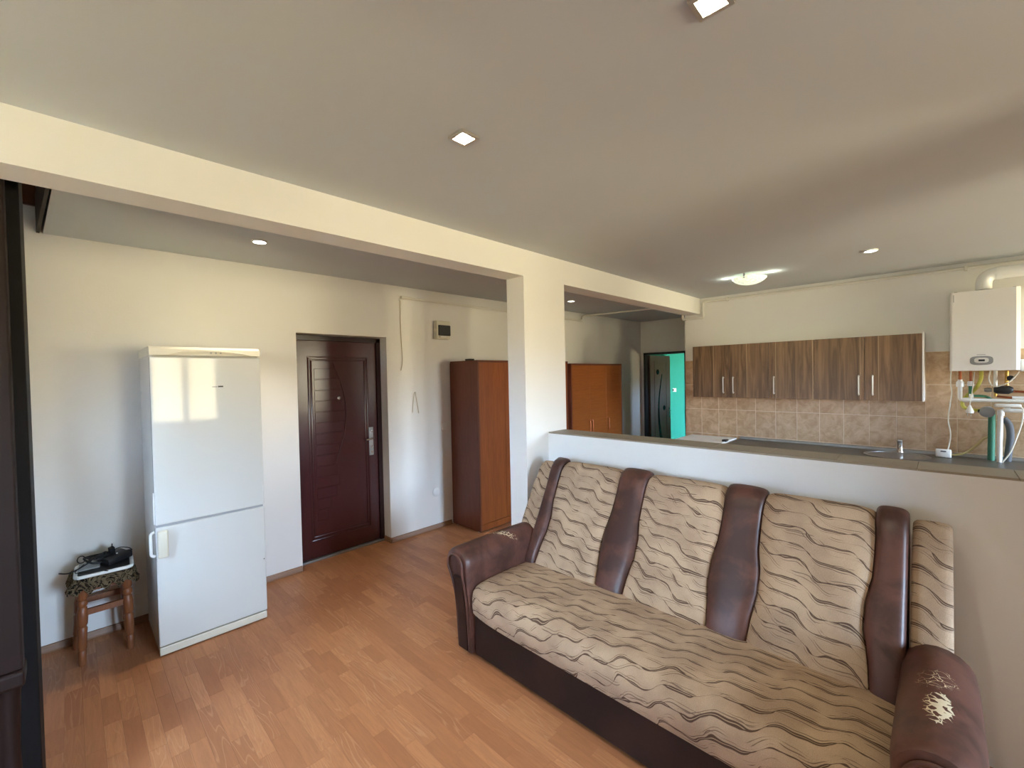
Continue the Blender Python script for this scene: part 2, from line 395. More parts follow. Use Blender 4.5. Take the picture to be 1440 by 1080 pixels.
# ceiling: hall part ends at the stair opening, a slab edge a little askew
bm = BM()
prism(bm, [(-2.30, YF-0.3), (XR+0.3, YF-0.3), (XR+0.3, YE+2.6), (XL-0.3, YE+2.6), (XL-0.3, -0.108), (-2.30, 0.008)], 2, ZC, ZC+0.22)
struct('ceiling', bm, 'ceiling_paint', 'matt off-white plaster ceiling with recessed lamps')
# left wall with the entrance door opening (runs up past the stair opening)
DY0, DY1, DZ = 1.366, 2.215, 2.054
bm = BM(); x0, x1 = XL-0.26, XL
box(bm, x0, x1, YF-0.3, DY0, 0, 4.2); box(bm, x0, x1, DY1, YE+0.0, 0, 4.2); box(bm, x0, x1, DY0, DY1, DZ, 4.2)
wl = struct('wall_left', bm, 'wall_paint', 'white painted wall with the entrance door')
bm = BM(); box(bm, x0-0.12, x0-0.02, DY0-0.3, DY1+0.3, 0, 2.3); struct('wall_landing', bm, 'wall_paint')
# kitchen wall: a block that also forms the right side of the hall end
HX = -2.396
bm = BM(); box(bm, HX, XR+0.3, YK, YE, 0, ZC+0.1)
wk = struct('wall_back', bm, 'wall_paint', 'off-white kitchen wall above brown tiles')
# hall end wall with the inner door opening
EX0, EX1, EZ = -3.870, -3.085, 2.01
bm = BM(); box(bm, XL-0.3, EX0, YE, YE+0.12, 0, ZC+0.1); box(bm, EX1, -1.2, YE, YE+0.12, 0, ZC+0.1); box(bm, EX0, EX1, YE, YE+0.12, EZ, ZC+0.1)
struct('wall_hall_end', bm, 'wall_paint', 'shaded white wall around the inner door')
# green room behind that door
bm = BM(); box(bm, -4.75, -4.65, YE, 9.9, 0, ZC+0.1); box(bm, -4.75, -1.2, 9.8, 9.9, 0, ZC+0.1)
box(bm, -1.3, -1.2, YE, 8.43, 0, ZC+0.1); box(bm, -1.3, -1.2, 8.77, 9.9, 0, ZC+0.1); box(bm, -1.3, -1.2, 8.43, 8.77, 0, 1.35); box(bm, -1.3, -1.2, 8.43, 8.77, 1.75, ZC+0.1)
box(bm, -4.65, -1.3, YE+0.121, YE+0.14, 0, 0.001)
struct('wall_green_room', bm, 'green_paint', 'turquoise green wall seen through the inner door')
bm = BM(); box(bm, -5.0, XL-0.3, YE-0.1, 10.0, ZC, ZC+0.2); struct('ceiling_green_room', bm, 'ceiling_paint')
bm = BM(); box(bm, -5.0, XL-0.3, YE-0.1, 10.0, -0.12, 0.0); struct('floor_green_room', bm, 'underlay')
# right wall with the three windows
bm = BM(); ys = sorted(WIN, key=lambda w: w[1]); y = YF-0.3
for x, y0, y1, z0, z1 in ys:
    box(bm, XR, XR+WT, y, y0, 0, ZC+0.1); box(bm, XR, XR+WT, y0, y1, 0, z0); box(bm, XR, XR+WT, y0, y1, z1, ZC+0.1); y = y1
box(bm, XR, XR+WT, y, YK+0.1, 0, ZC+0.1)
struct('wall_right', bm, 'wall_paint', 'white outer wall with the windows')
bm = BM(); y0, y1 = YF-0.25, YF
box(bm, XL-0.3, WF[0], y0, y1, 0, 4.2); box(bm, WF[0], WF[1], y0, y1, 0, WF[2]); box(bm, WF[0], WF[1], y0, y1, WF[3], 4.2); box(bm, WF[1], FX, y0, y1, 0, 4.2)
box(bm, FX, XR+0.3, y0, FY, 0, ZC+0.1)  # added step, keeps the front window's light off the half wall's right end
struct('wall_front', bm, 'wall_paint', 'white wall behind the camera')
bm = BM(); f = 0.06; xm = (WF[0]+WF[1])/2; ya, yb = YF-0.20, YF-0.14
box(bm, WF[0], WF[0]+f, ya, yb, WF[2], WF[3]); box(bm, WF[1]-f, WF[1], ya, yb, WF[2], WF[3]); box(bm, WF[0]+f, WF[1]-f, ya, yb, WF[2], WF[2]+f); box(bm, WF[0]+f, WF[1]-f, ya, yb, WF[3]-f, WF[3]); box(bm, xm-0.05, xm+0.05, ya, yb, WF[2]+f, WF[3]-f)
w = struct('window_3', bm, 'white_plastic')  # frame of the added window that brightens the half wall
for a, b in ((WF[0]+f, xm-0.05), (xm+0.05, WF[1]-f)): obj('pane', B(a, b, YF-0.172, YF-0.168, WF[2]+f, WF[3]-f), 'pane_glass', w)
# stairwell shaft above the hall ceiling
bm = BM(); box(bm, -2.30, -2.2, YF, 0.2, ZC+0.22, 4.2); box(bm, XL, -2.2, 0.12, 0.2, ZC+0.22, 4.2); box(bm, XL-0.3, -2.2, YF-0.3, 0.2, 4.1, 4.2)
struct('wall_stairwell', bm, 'wall_paint')
# beam, column, half wall
BXF, BXB, BZ = -2.195, -2.372, 2.382
struct('beam', B(BXB, BXF, YF, YK, BZ, ZC), 'wall_paint', 'white painted ceiling beam running to the kitchen')
CY0, CY1 = 2.366, 2.849
struct('column', B(BXB, BXF, CY0, CY1, 0, BZ), 'wall_paint', 'white square column between the two openings')
HW0, HW1, HWZ = 2.618, 2.828, 1.193
struct('wall_stub', B(0.92, 1.10, 2.21, HW1, 0, ZC), 'wall_paint', 'short white wall between living room and kitchen')
hw = struct('half_wall', B(BXF, XR, HW0, HW1, 0, HWZ), 'wall_paint', 'white half-height wall behind the sofa')
xx = -2.195+0.0; joints = []
x = -0.079
while x > BXF: joints.append(x); x -= 0.296
xs = [BXF+0.001]+sorted(joints)+[-0.079+0.296*k for k in range(1, 13)]+[XR]
for a, b in zip(xs, xs[1:]):
    if b-a > 0.03: obj('sill_tile', B(a+0.0012, b-0.0012, HW0+0.002, HW1+0.003, HWZ, HWZ+0.010), 'sill_tile', hw)
# window frames
for i, (x, y0, y1, z0, z1) in enumerate(WIN):
    bm = BM(); f = 0.06; xa, xb = x+0.15, x+0.21; ym = (y0+y1)/2
    box(bm, xa, xb, y0, y0+f, z0, z1); box(bm, xa, xb, y1-f, y1, z0, z1); box(bm, xa, xb, y0+f, y1-f, z0, z0+f); box(bm, xa, xb, y0+f, y1-f, z1-f, z1)
    box(bm, xa, xb, ym-0.05, ym+0.05, z0+f, z1-f)
    w = struct('window_%d' % (i+1), bm, 'white_plastic')
    for a, b in ((y0+f, ym-0.05), (ym+0.05, y1-f)): obj('pane', B(x+0.178, x+0.182, a, b, z0+f, z1-f), 'pane_glass', w)
# baseboards
def board(name, y0, y1, x=XL):
    bm = BM(); prism(bm, [(x, 0), (x+0.016, 0), (x+0.016, 0.012), (x+0.007, 0.045), (x, 0.048)], 1, y0, y1); struct(name, bm, 'baseboard_wood')
board('baseboard_left', YF, DY0-0.004); board('baseboard_hall', DY1+0.004, 2.97); board('baseboard_far', 5.82, YE)
struct('baseboard_reveal', B(XL-0.11, XL+0.010, DY1-0.014, DY1-0.001, 0, 0.05), 'baseboard_wood')

# ---------------------------------------------------------------- laminate strips
SW = 0.2/3; lens = [0.20, 0.26, 0.31, 0.36, 0.42, 0.50]; cache = {}
def strip_mesh(k):
    if k not in cache:
        bm = B(0, lens[k]-0.0006, 0, SW-0.0005, -0.006, 0)
        me = bpy.data.meshes.new('laminate_strip'); bm.to_mesh(me); bm.free(); me.materials.append(MT['laminate']); cache[k] = me
    return cache[k]
strips = []; rr = random.Random(3)
y = 0.868-0.2*18; row = 0
while y < YE+0.1:
    x = XL-0.24-rr.random()*0.4
    if not (y > YK and False):
        while x < (XR if y < YK else HX):
            k = rr.randrange(len(lens)); strips.append((x, y, k)); x += lens[k]
    row += 1; y += SW
def rank(s):
    x, y, k = s; cx, cy = x+lens[k]/2, y+SW/2
    p = screen((cx, cy, 0))
    if p is None or not (-20 < p[0] < 1460 and p[1] < 1130): return 1e9
    if cx > -2.12 and cy > 1.66: return 1e9
    if -3.93 < cx < -3.34 and 0.34 < cy < 0.92: return 1e9
    if cx < -2.5 and cy < -0.16: return 1e9
    return p[2]**3/lens[k]
strips.sort(key=rank)
for x, y, k in strips[:300]:
    if rank((x, y, k)) > 1e8: continue
    o = bpy.data.objects.new('floor_strip', strip_mesh(k)); C.objects.link(o); o.parent = fl; o.location = (x, y, 0)
bm = BM()
for x, y, k in strips[300:]:
    if y > YK and x > HX-0.2: continue
    if x+lens[k] < XL-0.2 or (y < YF and x > FX): continue
    box(bm, x, x+lens[k]-0.0006, y, y+SW-0.0005, -0.006, 0)
o = obj('floor_strip_field', bm, 'laminate', fl); o['kind'] = 'stuff'

# ---------------------------------------------------------------- kitchen tiles
def tiles():
    TW, TH, TX, TZ = 0.2078, 0.3085, -0.111, 0.868
    cs = []; x = TX
    while x > HX: x -= TW
    while x < XR:
        cs.append((max(x, HX), min(x+TW, XR))); x += TW
    meshes = {}
    for a, b in cs:
        for r in range(-1, 3):
            z0 = TZ+r*TH; z1 = z0+TH
            if r == -1: z0 = z1-0.10
            key = (round(b-a, 3), r == -1)
            if key not in meshes:
                bm = B(0, b-a-0.0050, -0.009, 0, 0, z1-z0-0.0050)
                bmesh.ops.bevel(bm, geom=[e for e in bm.edges if all(v.co.y < -0.008 for v in e.verts)], offset=0.001, segments=1, affect='EDGES')
                me = bpy.data.meshes.new('wall_tile'); bm.to_mesh(me); bm.free(); me.materials.append(MT['wall_tile']); meshes[key] = me
            o = bpy.data.objects.new('wall_tile', meshes[key]); C.objects.link(o); o.parent = wk; o.location = (a+0.0025, YK, z0+0.0025)
    g = obj('grout_bed', B(HX+0.001, XR, YK-0.007, YK, 0.77, TZ+3*TH), 'grout', wk)
tiles()

# ---------------------------------------------------------------- entrance door
d = thing('door_1', 'dark maroon steel entrance door with embossed panel', 'door', (XL-0.13, (DY0+DY1)/2, 0)); d['kind'] = 'structure'; del d['category']
xd = XL-0.135
bm = BM(); box(bm, xd-0.05, xd+0.012, DY0, DY0+0.032, 0, DZ-0.012); box(bm, xd-0.05, xd+0.012, DY1-0.045, DY1-0.002, 0, DZ-0.012); box(bm, xd-0.05, xd+0.012, DY0, DY1-0.002, DZ-0.05, DZ-0.008)
obj('door_frame', bm, 'door_dark', d)
leaf = obj('door_leaf', rbox(xd-0.06, xd, DY0+0.032, DY1-0.047, 0.022, DZ-0.05, 0.004), 'door_paint', d)
py0, py1, pz0, pz1 = 1.545, 2.03, 0.235, 1.81
def mould(y0, y1, z0, z1, w, h):
    bm = BM()
    for a in ((y0, y1, z1-w, z1), (y0, y1, z0, z0+w), (y0, y0+w, z0+w, z1-w), (y1-w, y1, z0+w, z1-w)):
        b2 = rbox(xd-0.002, xd+h, a[0], a[1], a[2], a[3], min(w, h)*0.42, 2)
        tmp = bpy.data.meshes.new('t'); b2.to_mesh(tmp); b2.free(); bm.from_mesh(tmp); bpy.data.meshes.remove(tmp)
    return bm
obj('panel_moulding', mould(py0-0.045, py1+0.045, pz0-0.06, pz1+0.05, 0.014, 0.007), 'door_paint', leaf, True)
obj('panel_moulding', mould(py0-0.022, py1+0.022, pz0-0.03, pz1+0.025, 0.016, 0.009), 'door_paint', leaf, True)
arc = [(1.735+0.115*math.sin(PI*(1.80-z)/0.93)**1.0 if z > 0.87 else 1.74-0.0*z, z) for z in [1.80-0.93*i/24 for i in range(25)]]
obj('arc_moulding', T([(xd+0.005, yy, z) for yy, z in arc], 0.006, 8), 'door_paint', leaf, True)
z = 1.70
while z > 0.30:
    ya = py0+0.012
    t = (1.80-z)/0.93
    yb = 1.735+0.115*math.sin(PI*t) if t < 1 else 1.72+0.06*math.sin((t-1)*9)
    obj('embossed_rib', rbox(xd-0.003, xd+0.0035, ya, yb-0.010, z-0.047, z+0.047, 0.003, 1), 'door_paint', leaf)
    z -= 0.1
obj('peephole', L([(0.016, 0), (0.016, 0.010), (0.008, 0.013), (0.007, 0.009)], (xd, 1.78, 1.470), 0, 16), 'chrome', leaf, True)
pl = obj('lock_plate', rbox(xd, xd+0.012, 2.072, 2.118, 0.885, 1.165, 0.004), 'steel', leaf)
obj('door_handle', T(bend([(xd+0.01, 2.098, 1.055), (xd+0.055, 2.098, 1.055), (xd+0.058, 2.015, 1.050)], 0.02), 0.0095, 10), 'chrome', pl, True)
for z in (1.125, 0.975, 0.918): obj('key_cylinder', L([(0.011, 0), (0.011, 0.008), (0.006, 0.009)], (xd+0.010, 2.096, z), 0, 14), 'chrome', pl, True)
obj('threshold', rbox(xd-0.05, xd+0.03, DY0+0.001, DY1-0.002, 0.0, 0.020, 0.004), 'aluminium', d)

# inner door (open into the green room)
d = thing('door_2', 'open brown inner door with curved dark glass inlay', 'door', (EX0+0.05, YE+0.09, 0)); d['kind'] = 'structure'; del d['category']
bm = BM(); box(bm, EX0, EX0+0.035, YE-0.012, YE+0.13, 0, EZ); box(bm, EX1-0.035, EX1, YE-0.012, YE+0.13, 0, EZ); box(bm, EX0, EX1, YE-0.012, YE+0.13, EZ-0.035, EZ)
obj('door_frame', bm, 'black_frame', d)
hx, hy = EX0+0.055, YE+0.10; ang = math.radians(86)
ux, uy = math.cos(ang), math.sin(ang)
def leafpt(s, t, z): return (hx+ux*s+uy*t, hy+uy*s-ux*t, z)     # s along the leaf, t out of its right face
def leafbox(bm, s0, s1, t0, t1, z0, z1):
    vs = [bm.verts.new(leafpt(s, t, z)) for z in (z0, z1) for t in (t0, t1) for s in (s0, s1)]
    for f in ((0, 2, 3, 1), (4, 5, 7, 6), (0, 1, 5, 4), (2, 6, 7, 3), (0, 4, 6, 2), (1, 3, 7, 5)): bm.faces.new([vs[i] for i in f])
    bmesh.ops.recalc_face_normals(bm, faces=bm.faces[:]); return bm
leaf = obj('door_leaf', leafbox(BM(), 0, 0.70, -0.02, 0.02, 0.01, EZ-0.045), 'leaf_wood', d)
bm = BM()
for a in ((0.13, 0.57, 1.84, 1.86), (0.13, 0.57, 0.16, 0.18), (0.13, 0.15, 0.18, 1.84), (0.55, 0.57, 0.18, 1.84)): leafbox(bm, a[0], a[1], 0.018, 0.027, a[2], a[3])
obj('panel_moulding', bm, 'leaf_wood', leaf)
def leafoval(cs, cz, rs, rz):
    bm = BM(); a = [bm.verts.new(leafpt(cs+rs*math.cos(2*PI*k/20), 0.0225, cz+rz*math.sin(2*PI*k/20))) for k in range(20)]
    b = [bm.verts.new(leafpt(cs+rs*math.cos(2*PI*k/20), 0.015, cz+rz*math.sin(2*PI*k/20))) for k in range(20)]
    bm.faces.new(a)
    for k in range(20): bm.faces.new((a[k], b[k], b[(k+1) % 20], a[(k+1) % 20]))
    bmesh.ops.recalc_face_normals(bm, faces=bm.faces[:]); return bm
obj('round_glass', leafoval(0.25, 1.66, 0.05, 0.05), 'leaf_glass', leaf); obj('round_glass', leafoval(0.47, 0.98, 0.045, 0.045), 'leaf_glass', leaf)
zs = [1.62-1.40*i/20 for i in range(21)]
def arcs(i, off):
    t = i/20; return 0.40-0.13*math.sin(PI*t)+off*(0.012+0.030*t if t < 0.85 else 0.037*(1-t)/0.15+0.004)
bm = BM(); l = [bm.verts.new(leafpt(arcs(i, -1), 0.0225, zz)) for i, zz in enumerate(zs)]; r = [bm.verts.new(leafpt(arcs(i, 1), 0.0225, zz)) for i, zz in enumerate(zs)]
l2 = [bm.verts.new(leafpt(arcs(i, -1), 0.015, zz)) for i, zz in enumerate(zs)]; r2_ = [bm.verts.new(leafpt(arcs(i, 1), 0.015, zz)) for i, zz in enumerate(zs)]
for i in range(20):
    bm.faces.new((l[i], r[i], r[i+1], l[i+1])); bm.faces.new((l[i], l[i+1], l2[i+1], l2[i])); bm.faces.new((r[i], r2_[i], r2_[i+1], r[i+1]))
bmesh.ops.recalc_face_normals(bm, faces=bm.faces[:]); obj('curved_glass', bm, 'leaf_glass', leaf)
hp = obj('handle_plate', leafbox(BM(), 0.63, 0.665, 0.02, 0.027, 0.78, 0.98), 'chrome', leaf)
obj('door_handle', T([leafpt(0.648, 0.025, 0.92), leafpt(0.648, 0.065, 0.92), leafpt(0.55, 0.067, 0.915)], 0.008), 'chrome', hp, True)

# ================================================================ STAIRCASE at the left edge
st = thing('staircase', 'dark stained wooden stair posts at the left edge', 'staircase', (-2.6, -0.2, 0))
obj('stair_upright', rbox(-2.74, -2.52, -0.40, -0.1175, 0, 2.90, 0.006), 'dark_stain', st)
obj('stair_upright', rbox(-2.50, -2.41, -0.30, -0.150, 0.605, 2.90, 0.006), 'brown_stain', st)
obj('newel_collar', rbox(-2.52, -2.395, -0.31, -0.1455, 0.545, 0.605, 0.012, 3), 'brown_stain', st)
obj('newel_post', L([(0.045, 0), (0.045, 0.10), (0.034, 0.13), (0.030, 0.30), (0.036, 0.50), (0.040, 0.545)], (-2.455, -0.196, 0), 2, 18), 'brown_stain', st, True)
for i in range(5):
    obj('tread', rbox(-3.90, -2.76, -0.62-0.26*i, -0.34-0.26*i, 0.46+0.21*i, 0.50+0.21*i, 0.006), 'brown_stain', st)
obj('stringer', prism(BM(), [(-0.34, 0.0), (-0.36, 0.62), (-1.70, 1.72), (-1.95, 1.60), (-0.70, 0.0)], 0, -2.76, -2.74), 'dark_stain', st)
bm = BM()
for a, b in (((XL+0.002, -0.107), (-2.374, 0.0)),):
    v = [(a[0], a[1]-0.012), (b[0], b[1]-0.012), (b[0], b[1]+0.002), (a[0], a[1]+0.002)]
    prism(bm, v, 2, ZC-0.0015, ZC+0.22)
o = struct('trim_1', bm, 'brown_stain', 'brown wooden lining of the stair opening')
o = struct('trim_2', B(XL+0.001, XL+0.02, -1.6, -0.112, 2.735, 3.05), 'shelf_wood', 'brown board on the wall above the stair opening')

# ================================================================ SOFA
sofa = thing('sofa', 'brown leather sofa bed with beige wave-patterned fabric seat and back', 'sofa', SOFA)
def uvset(bm, uvs):
    lay = bm.loops.layers.uv.verify()
    for f in bm.faces:
        for lp in f.loops: lp[lay].uv = uvs.get(lp.vert, (0, 0))
def pad(name, prof, Lf, Rf, bulge, mat, parent, nx=12, flat=4.0, uvo=(0, 0), side_bulge=0.0):
    """closed profile (y,z) swept across x between two wavy edges, puffed in the middle"""
    n = len(prof); P = [Vector((p[0], p[1])) for p in prof]; nr = []
    for i in range(n):
        t = (P[(i+1) % n]-P[i-1]).normalized(); nr.append(Vector((-t.y, t.x)))
    cen = sum(P, Vector((0, 0)))/n
    if sum(nr[i].dot(P[i]-cen) for i in range(n)) < 0: nr = [-q for q in nr]
    arc_ = [0.0]
    for i in range(1, n+1): arc_.append(arc_[-1]+(P[i % n]-P[i-1]).length)
    bm = BM(); cols = []; uvs = {}
    for i in range(n+1):
        ii = i % n; col = []
        for k in range(nx+1):
            s = k/nx; s = 0.5-0.5*math.cos(PI*s) if True else s
            b = bulge*(1-abs(2*s-1)**flat)-0.010*(abs(2*s-1)**14)
            q = P[ii]+nr[ii]*b; x = Lf(P[ii].y)+(Rf(P[ii].y)-Lf(P[ii].y))*s
            if i < n: v = bm.verts.new((x, q.x, q.y))
            else: v = cols[0][k]
            col.append(v)
            if i < n: uvs[v] = (x+uvo[0], arc_[i]+uvo[1])
        cols.append(col)
    for i in range(n):
        for k in range(nx): bm.faces.new((cols[i][k], cols[i][k+1], cols[i+1][k+1], cols[i+1][k]))
    bm.faces.new([cols[i][0] for i in range(n)]); bm.faces.new([cols[i][nx] for i in range(n-1, -1, -1)])
    bmesh.ops.recalc_face_normals(bm, faces=bm.faces[:]); uvset(bm, uvs)
    return obj(name, bm, mat, parent, True)
def backprof(dy=0.0, dz=0.0):
    fr = [(2.055, 0.36), (2.085, 0.45), (2.125, 0.53), (2.175, 0.62), (2.225, 0.71), (2.272, 0.80), (2.315, 0.88), (2.348, 0.945), (2.372, 0.99), (2.402, 1.022), (2.440, 1.036), (2.478, 1.026), (2.502, 0.99), (2.50, 0.90), (2.46, 0.70), (2.40, 0.45), (2.36, 0.34)]
    return [(y+dy, z+dz*(1 if z > 0.9 else 0)) for y, z in fr]
def lerp(tab, z):
    for (a, b), (c, e) in zip(tab, tab[1:]):
        if z <= c: 
            t = min(max((z-a)/(c-a), 0), 1); t = t*t*(3-2*t); return b+(e-b)*t
    return tab[-1][1]
# half widths of a leather band by height: pinched near the top, bellied lower down
hwid = [(0.40, 0.084), (0.47, 0.088), (0.66, 0.114), (0.84, 0.088), (0.95, 0.087), (1.04, 0.092)]
def band(cx, k=1.0, left=True, right=True):
    return (lambda z: cx-(lerp(hwid, z)*k if left else 0.088*k)), (lambda z: cx+(lerp(hwid, z)*k if right else 0.088*k))
b1l = lambda z: -1.972; b1r = lambda z: -1.972+2*lerp(hwid, z)*0.5
b2l, b2r = band(-1.338); b3l, b3r = band(-0.716)
b4l = lambda z: -0.098-2*lerp(hwid, z)*0.57; b4r = lambda z: -0.098
g = 0.004
for nme, Lf, Rf in (('back_panel', lambda z: b1r(z)+g, lambda z: b2l(z)-g), ('back_panel', lambda z: b2r(z)+g, lambda z: b3l(z)-g), ('back_panel', lambda z: b3r(z)+g, lambda z: b4l(z)-g)):
    pad(nme, backprof(), Lf, Rf, 0.010, 'wave_fabric', sofa, 18, 5.0)
for Lf, Rf in ((b1l, b1r), (b2l, b2r), (b3l, b3r), (b4l, b4r)):
    pad('back_band', backprof(0.004, 0.012), Lf, Rf, 0.013, 'leather', sofa, 14, 3.2)
pad('back_wing', backprof(0.035, -0.03), lambda z: -2.118, lambda z: -1.982, 0.010, 'wave_fabric', sofa, 10, 4.0, (0.31, 0.2))
pad('back_wing', backprof(0.035, -0.03), lambda z: -0.088, lambda z: 0.030, 0.010, 'wave_fabric', sofa, 10, 4.0, (0.17, 0.1))
seatp = [(2.14, 0.425), (2.05, 0.432), (1.95, 0.436), (1.85, 0.438), (1.76, 0.438), (1.68, 0.434), (1.638, 0.422), (1.612, 0.398), (1.602, 0.355), (1.602, 0.30), (1.614, 0.256), (1.75, 0.25), (2.14, 0.25)]
pad('seat_cushion', seatp, lambda z: -1.952, lambda z: -0.112, 0.012, 'wave_fabric', sofa, 28, 8.0, (0.4, 0.7))
obj('base', rbox(-1.955, -0.112, 1.628, 2.45, 0.018, 0.252, 0.008), 'leather_dark', sofa)
def fwd(z):
    t = min(max((z-0.15)/0.35, 0), 1); return 0.010+0.030*t*t*(3-2*t)
def arm(side):
    # outline in (x,z) from the inner foot over the roll to the outer foot; mirrored for the other side
    cx = -2.060; o_ = [(-1.962, 0.02), (-1.958, 0.25), (-1.960, 0.42), (-1.962, 0.52)]
    for k in range(1, 13):
        a = math.radians(0+k*17.5); o_.append((cx+0.103*math.cos(a), 0.53+0.103*math.sin(a)))
    o_ += [(-2.118, 0.425), (-2.106, 0.38), (-2.102, 0.25), (-2.100, 0.02)]
    if side > 0: o_ = [(2*-1.035-x, z) for x, z in o_]
    n = len(o_); ctr = (sum(p[0] for p in o_)/n, 0.36)
    bm = BM(); rings = []
    for y, s in ((1.622, 0.80), (1.625, 0.90), (1.636, 0.965), (1.655, 0.995), (1.69, 1.0), (1.85, 1.004), (2.0, 1.0), (2.12, 0.99), (2.20, 0.97)):
        ring = []
        for (x, z) in o_:
            # shrink the roll about its own middle near the front
            m = (cx if side < 0 else 2*-1.035-cx, 0.53) if z > 0.43 else ((-2.03 if side < 0 else -0.04), z)
            ring.append(bm.verts.new((m[0]+(x-m[0])*s, y-fwd(z)*max(0, min(1, (1.95-y)/0.33)), m[1]+(z-m[1])*s)))
        rings.append(ring)
    for a, b in zip(rings, rings[1:]):
        for k in range(n-1): bm.faces.new((a[k], a[k+1], b[k+1], b[k]))
        bm.faces.new((a[-1], a[0], b[0], b[-1]))
    bm.faces.new(rings[0]); bm.faces.new(list(reversed(rings[-1])))
    bmesh.ops.recalc_face_normals(bm, faces=bm.faces[:])
    A = obj('armrest', bm, 'leather_arm', sofa, True)
    # sunken front facing with a piped edge
    m = lambda x: x if side < 0 else 2*-1.035-x
    path = [(m(-1.985), 1.622, 0.03), (m(-1.985), 1.618, 0.30), (m(-1.992), 1.615, 0.48)]
    for k in range(0, 11):
        a = math.radians(10+k*21); path.append((m(cx+0.066*math.cos(a)), 1.614, 0.53+0.066*math.sin(a)))
    path += [(m(-2.086), 1.615, 0.42), (m(-2.080), 1.618, 0.30), (m(-2.080), 1.622, 0.03)]
    path = [(x, y-fwd(z), z) for x, y, z in path]
    obj('piping', T(smooth_path(path, 4), 0.007, 8), 'leather', A, True)
    bm = BM(); vs = [[bm.verts.new((m(x), y-fwd(z), z)) for x in (-1.997, -2.072)] for y in (1.612, 1.63) for z in (0.03, 0.15, 0.25, 0.36, 0.47)]
    for k in range(4):
        bm.faces.new((vs[k][0], vs[k][1], vs[k+1][1], vs[k+1][0])); bm.faces.new((vs[5+k][0], vs[6+k][0], vs[6+k][1], vs[5+k][1]))
        for q in (0, 1): bm.faces.new((vs[k][q], vs[k+1][q], vs[6+k][q], vs[5+k][q]))
    bm.faces.new((vs[0][0], vs[0][1], vs[5][1], vs[5][0])); bm.faces.new((vs[4][0], vs[9][0], vs[9][1], vs[4][1]))
    bmesh.ops.recalc_face_normals(bm, faces=bm.faces[:]); obj('front_panel', bm, 'leather_dark', A)
arm(-1); arm(1)
for x in (-2.0, -0.07):
    for y in (1.72, 2.3): obj('foot', L([(0.02, 0), (0.025, 0.019)], (x, y, 0), 2, 12), 'black_rubber', sofa)
obj('back_frame', rbox(-2.10, 0.02, 2.37, 2.52, 0.06, 0.40, 0.01), 'leather_dark', sofa)

# ================================================================ REFRIGERATOR
fx0, fx1, fy0, fy1, fz = -3.90, -3.333, 0.333, 0.920, 1.868
fr = thing('refrigerator', 'tall white two-door refrigerator beside the entrance door', 'refrigerator', ((fx0+fx1)/2, (fy0+fy1)/2, 0))
obj('body', rbox(fx0, fx1-0.045, fy0+0.003, fy1-0.003, 0.012, 1.825, 0.004), 'fridge_side', fr)
obj('door', rbox(fx1-0.042, fx1, fy0, fy1, 0.795, 1.805, 0.007, 2), 'fridge_front', fr)
fd = obj('door', rbox(fx1-0.042, fx1, fy0, fy1, 0.062, 0.782, 0.007, 2), 'fridge_front', fr)
obj('door_gap', B(fx1-0.05, fx1-0.012, fy0+0.006, fy1-0.006, 0.780, 0.797), 'grey_plastic', fr)
top = obj('top_panel', prism(BM(), [(fx1-0.06, 1.815), (fx1+0.002, 1.815), (fx1-0.004, 1.852), (fx1-0.03, fz), (fx0, fz), (fx0, 1.815)], 1, fy0, fy1), 'ivory_plastic', fr)
pts = [(fx1+0.0015, fy0+0.10+(fy1-fy0-0.16)*t, 1.820+0.030*math.sin(PI*t**0.8)) for t in [i/16 for i in range(17)]]
obj('top_ridge', T(pts, 0.0022, 6), 'ivory_plastic', top, True)
for y in (0.64, 0.666, 0.692): obj('indicator', L([(0.005, 0), (0.005, 0.004)], (fx1-0.001, y, 1.832), 0, 10), 'grey_plastic', top)
obj('plinth', rbox(fx1-0.05, fx1-0.006, fy0+0.002, fy1-0.002, 0.006, 0.054, 0.004), 'ivory_plastic', fr)
obj('logo_mark', B(fx1-0.001, fx1+0.0012, 0.640, 0.668, 1.612, 1.619), 'grey_plastic', fr); obj('logo_mark', B(fx1-0.001, fx1+0.0012, 0.672, 0.700, 1.612, 1.621), 'dark_plastic', fr)
h = obj('door_handle', rbox(fx1, fx1+0.028, fy0+0.006, fy0+0.058, 0.600, 0.765, 0.010, 3), 'ivory_plastic', fd, True)
obj('handle_grip', T(bend([(fx1-0.02, fy0-0.002, 0.755), (fx1-0.02, fy0-0.022, 0.750), (fx1-0.02, fy0-0.022, 0.615), (fx1-0.02, fy0-0.002, 0.610)], 0.015), 0.008, 8), 'white_plastic', h, True)
obj('handle_cover', rbox(fx1-0.03, fx1-0.012, fy0-0.006, fy0+0.004, 0.80, 0.99, 0.003), 'white_plastic', fr)
for y in (fy0+0.05, fy1-0.05): obj('foot', L([(0.02, 0), (0.02, 0.012)], (fx1-0.08, y, 0), 2, 12), 'dark_plastic', fr); 
obj('dent', L([(0.004, 0), (0.003, 0.0015)], (fx1, fy1-0.012, 0.42), 0, 8), 'dark_plastic', fd)

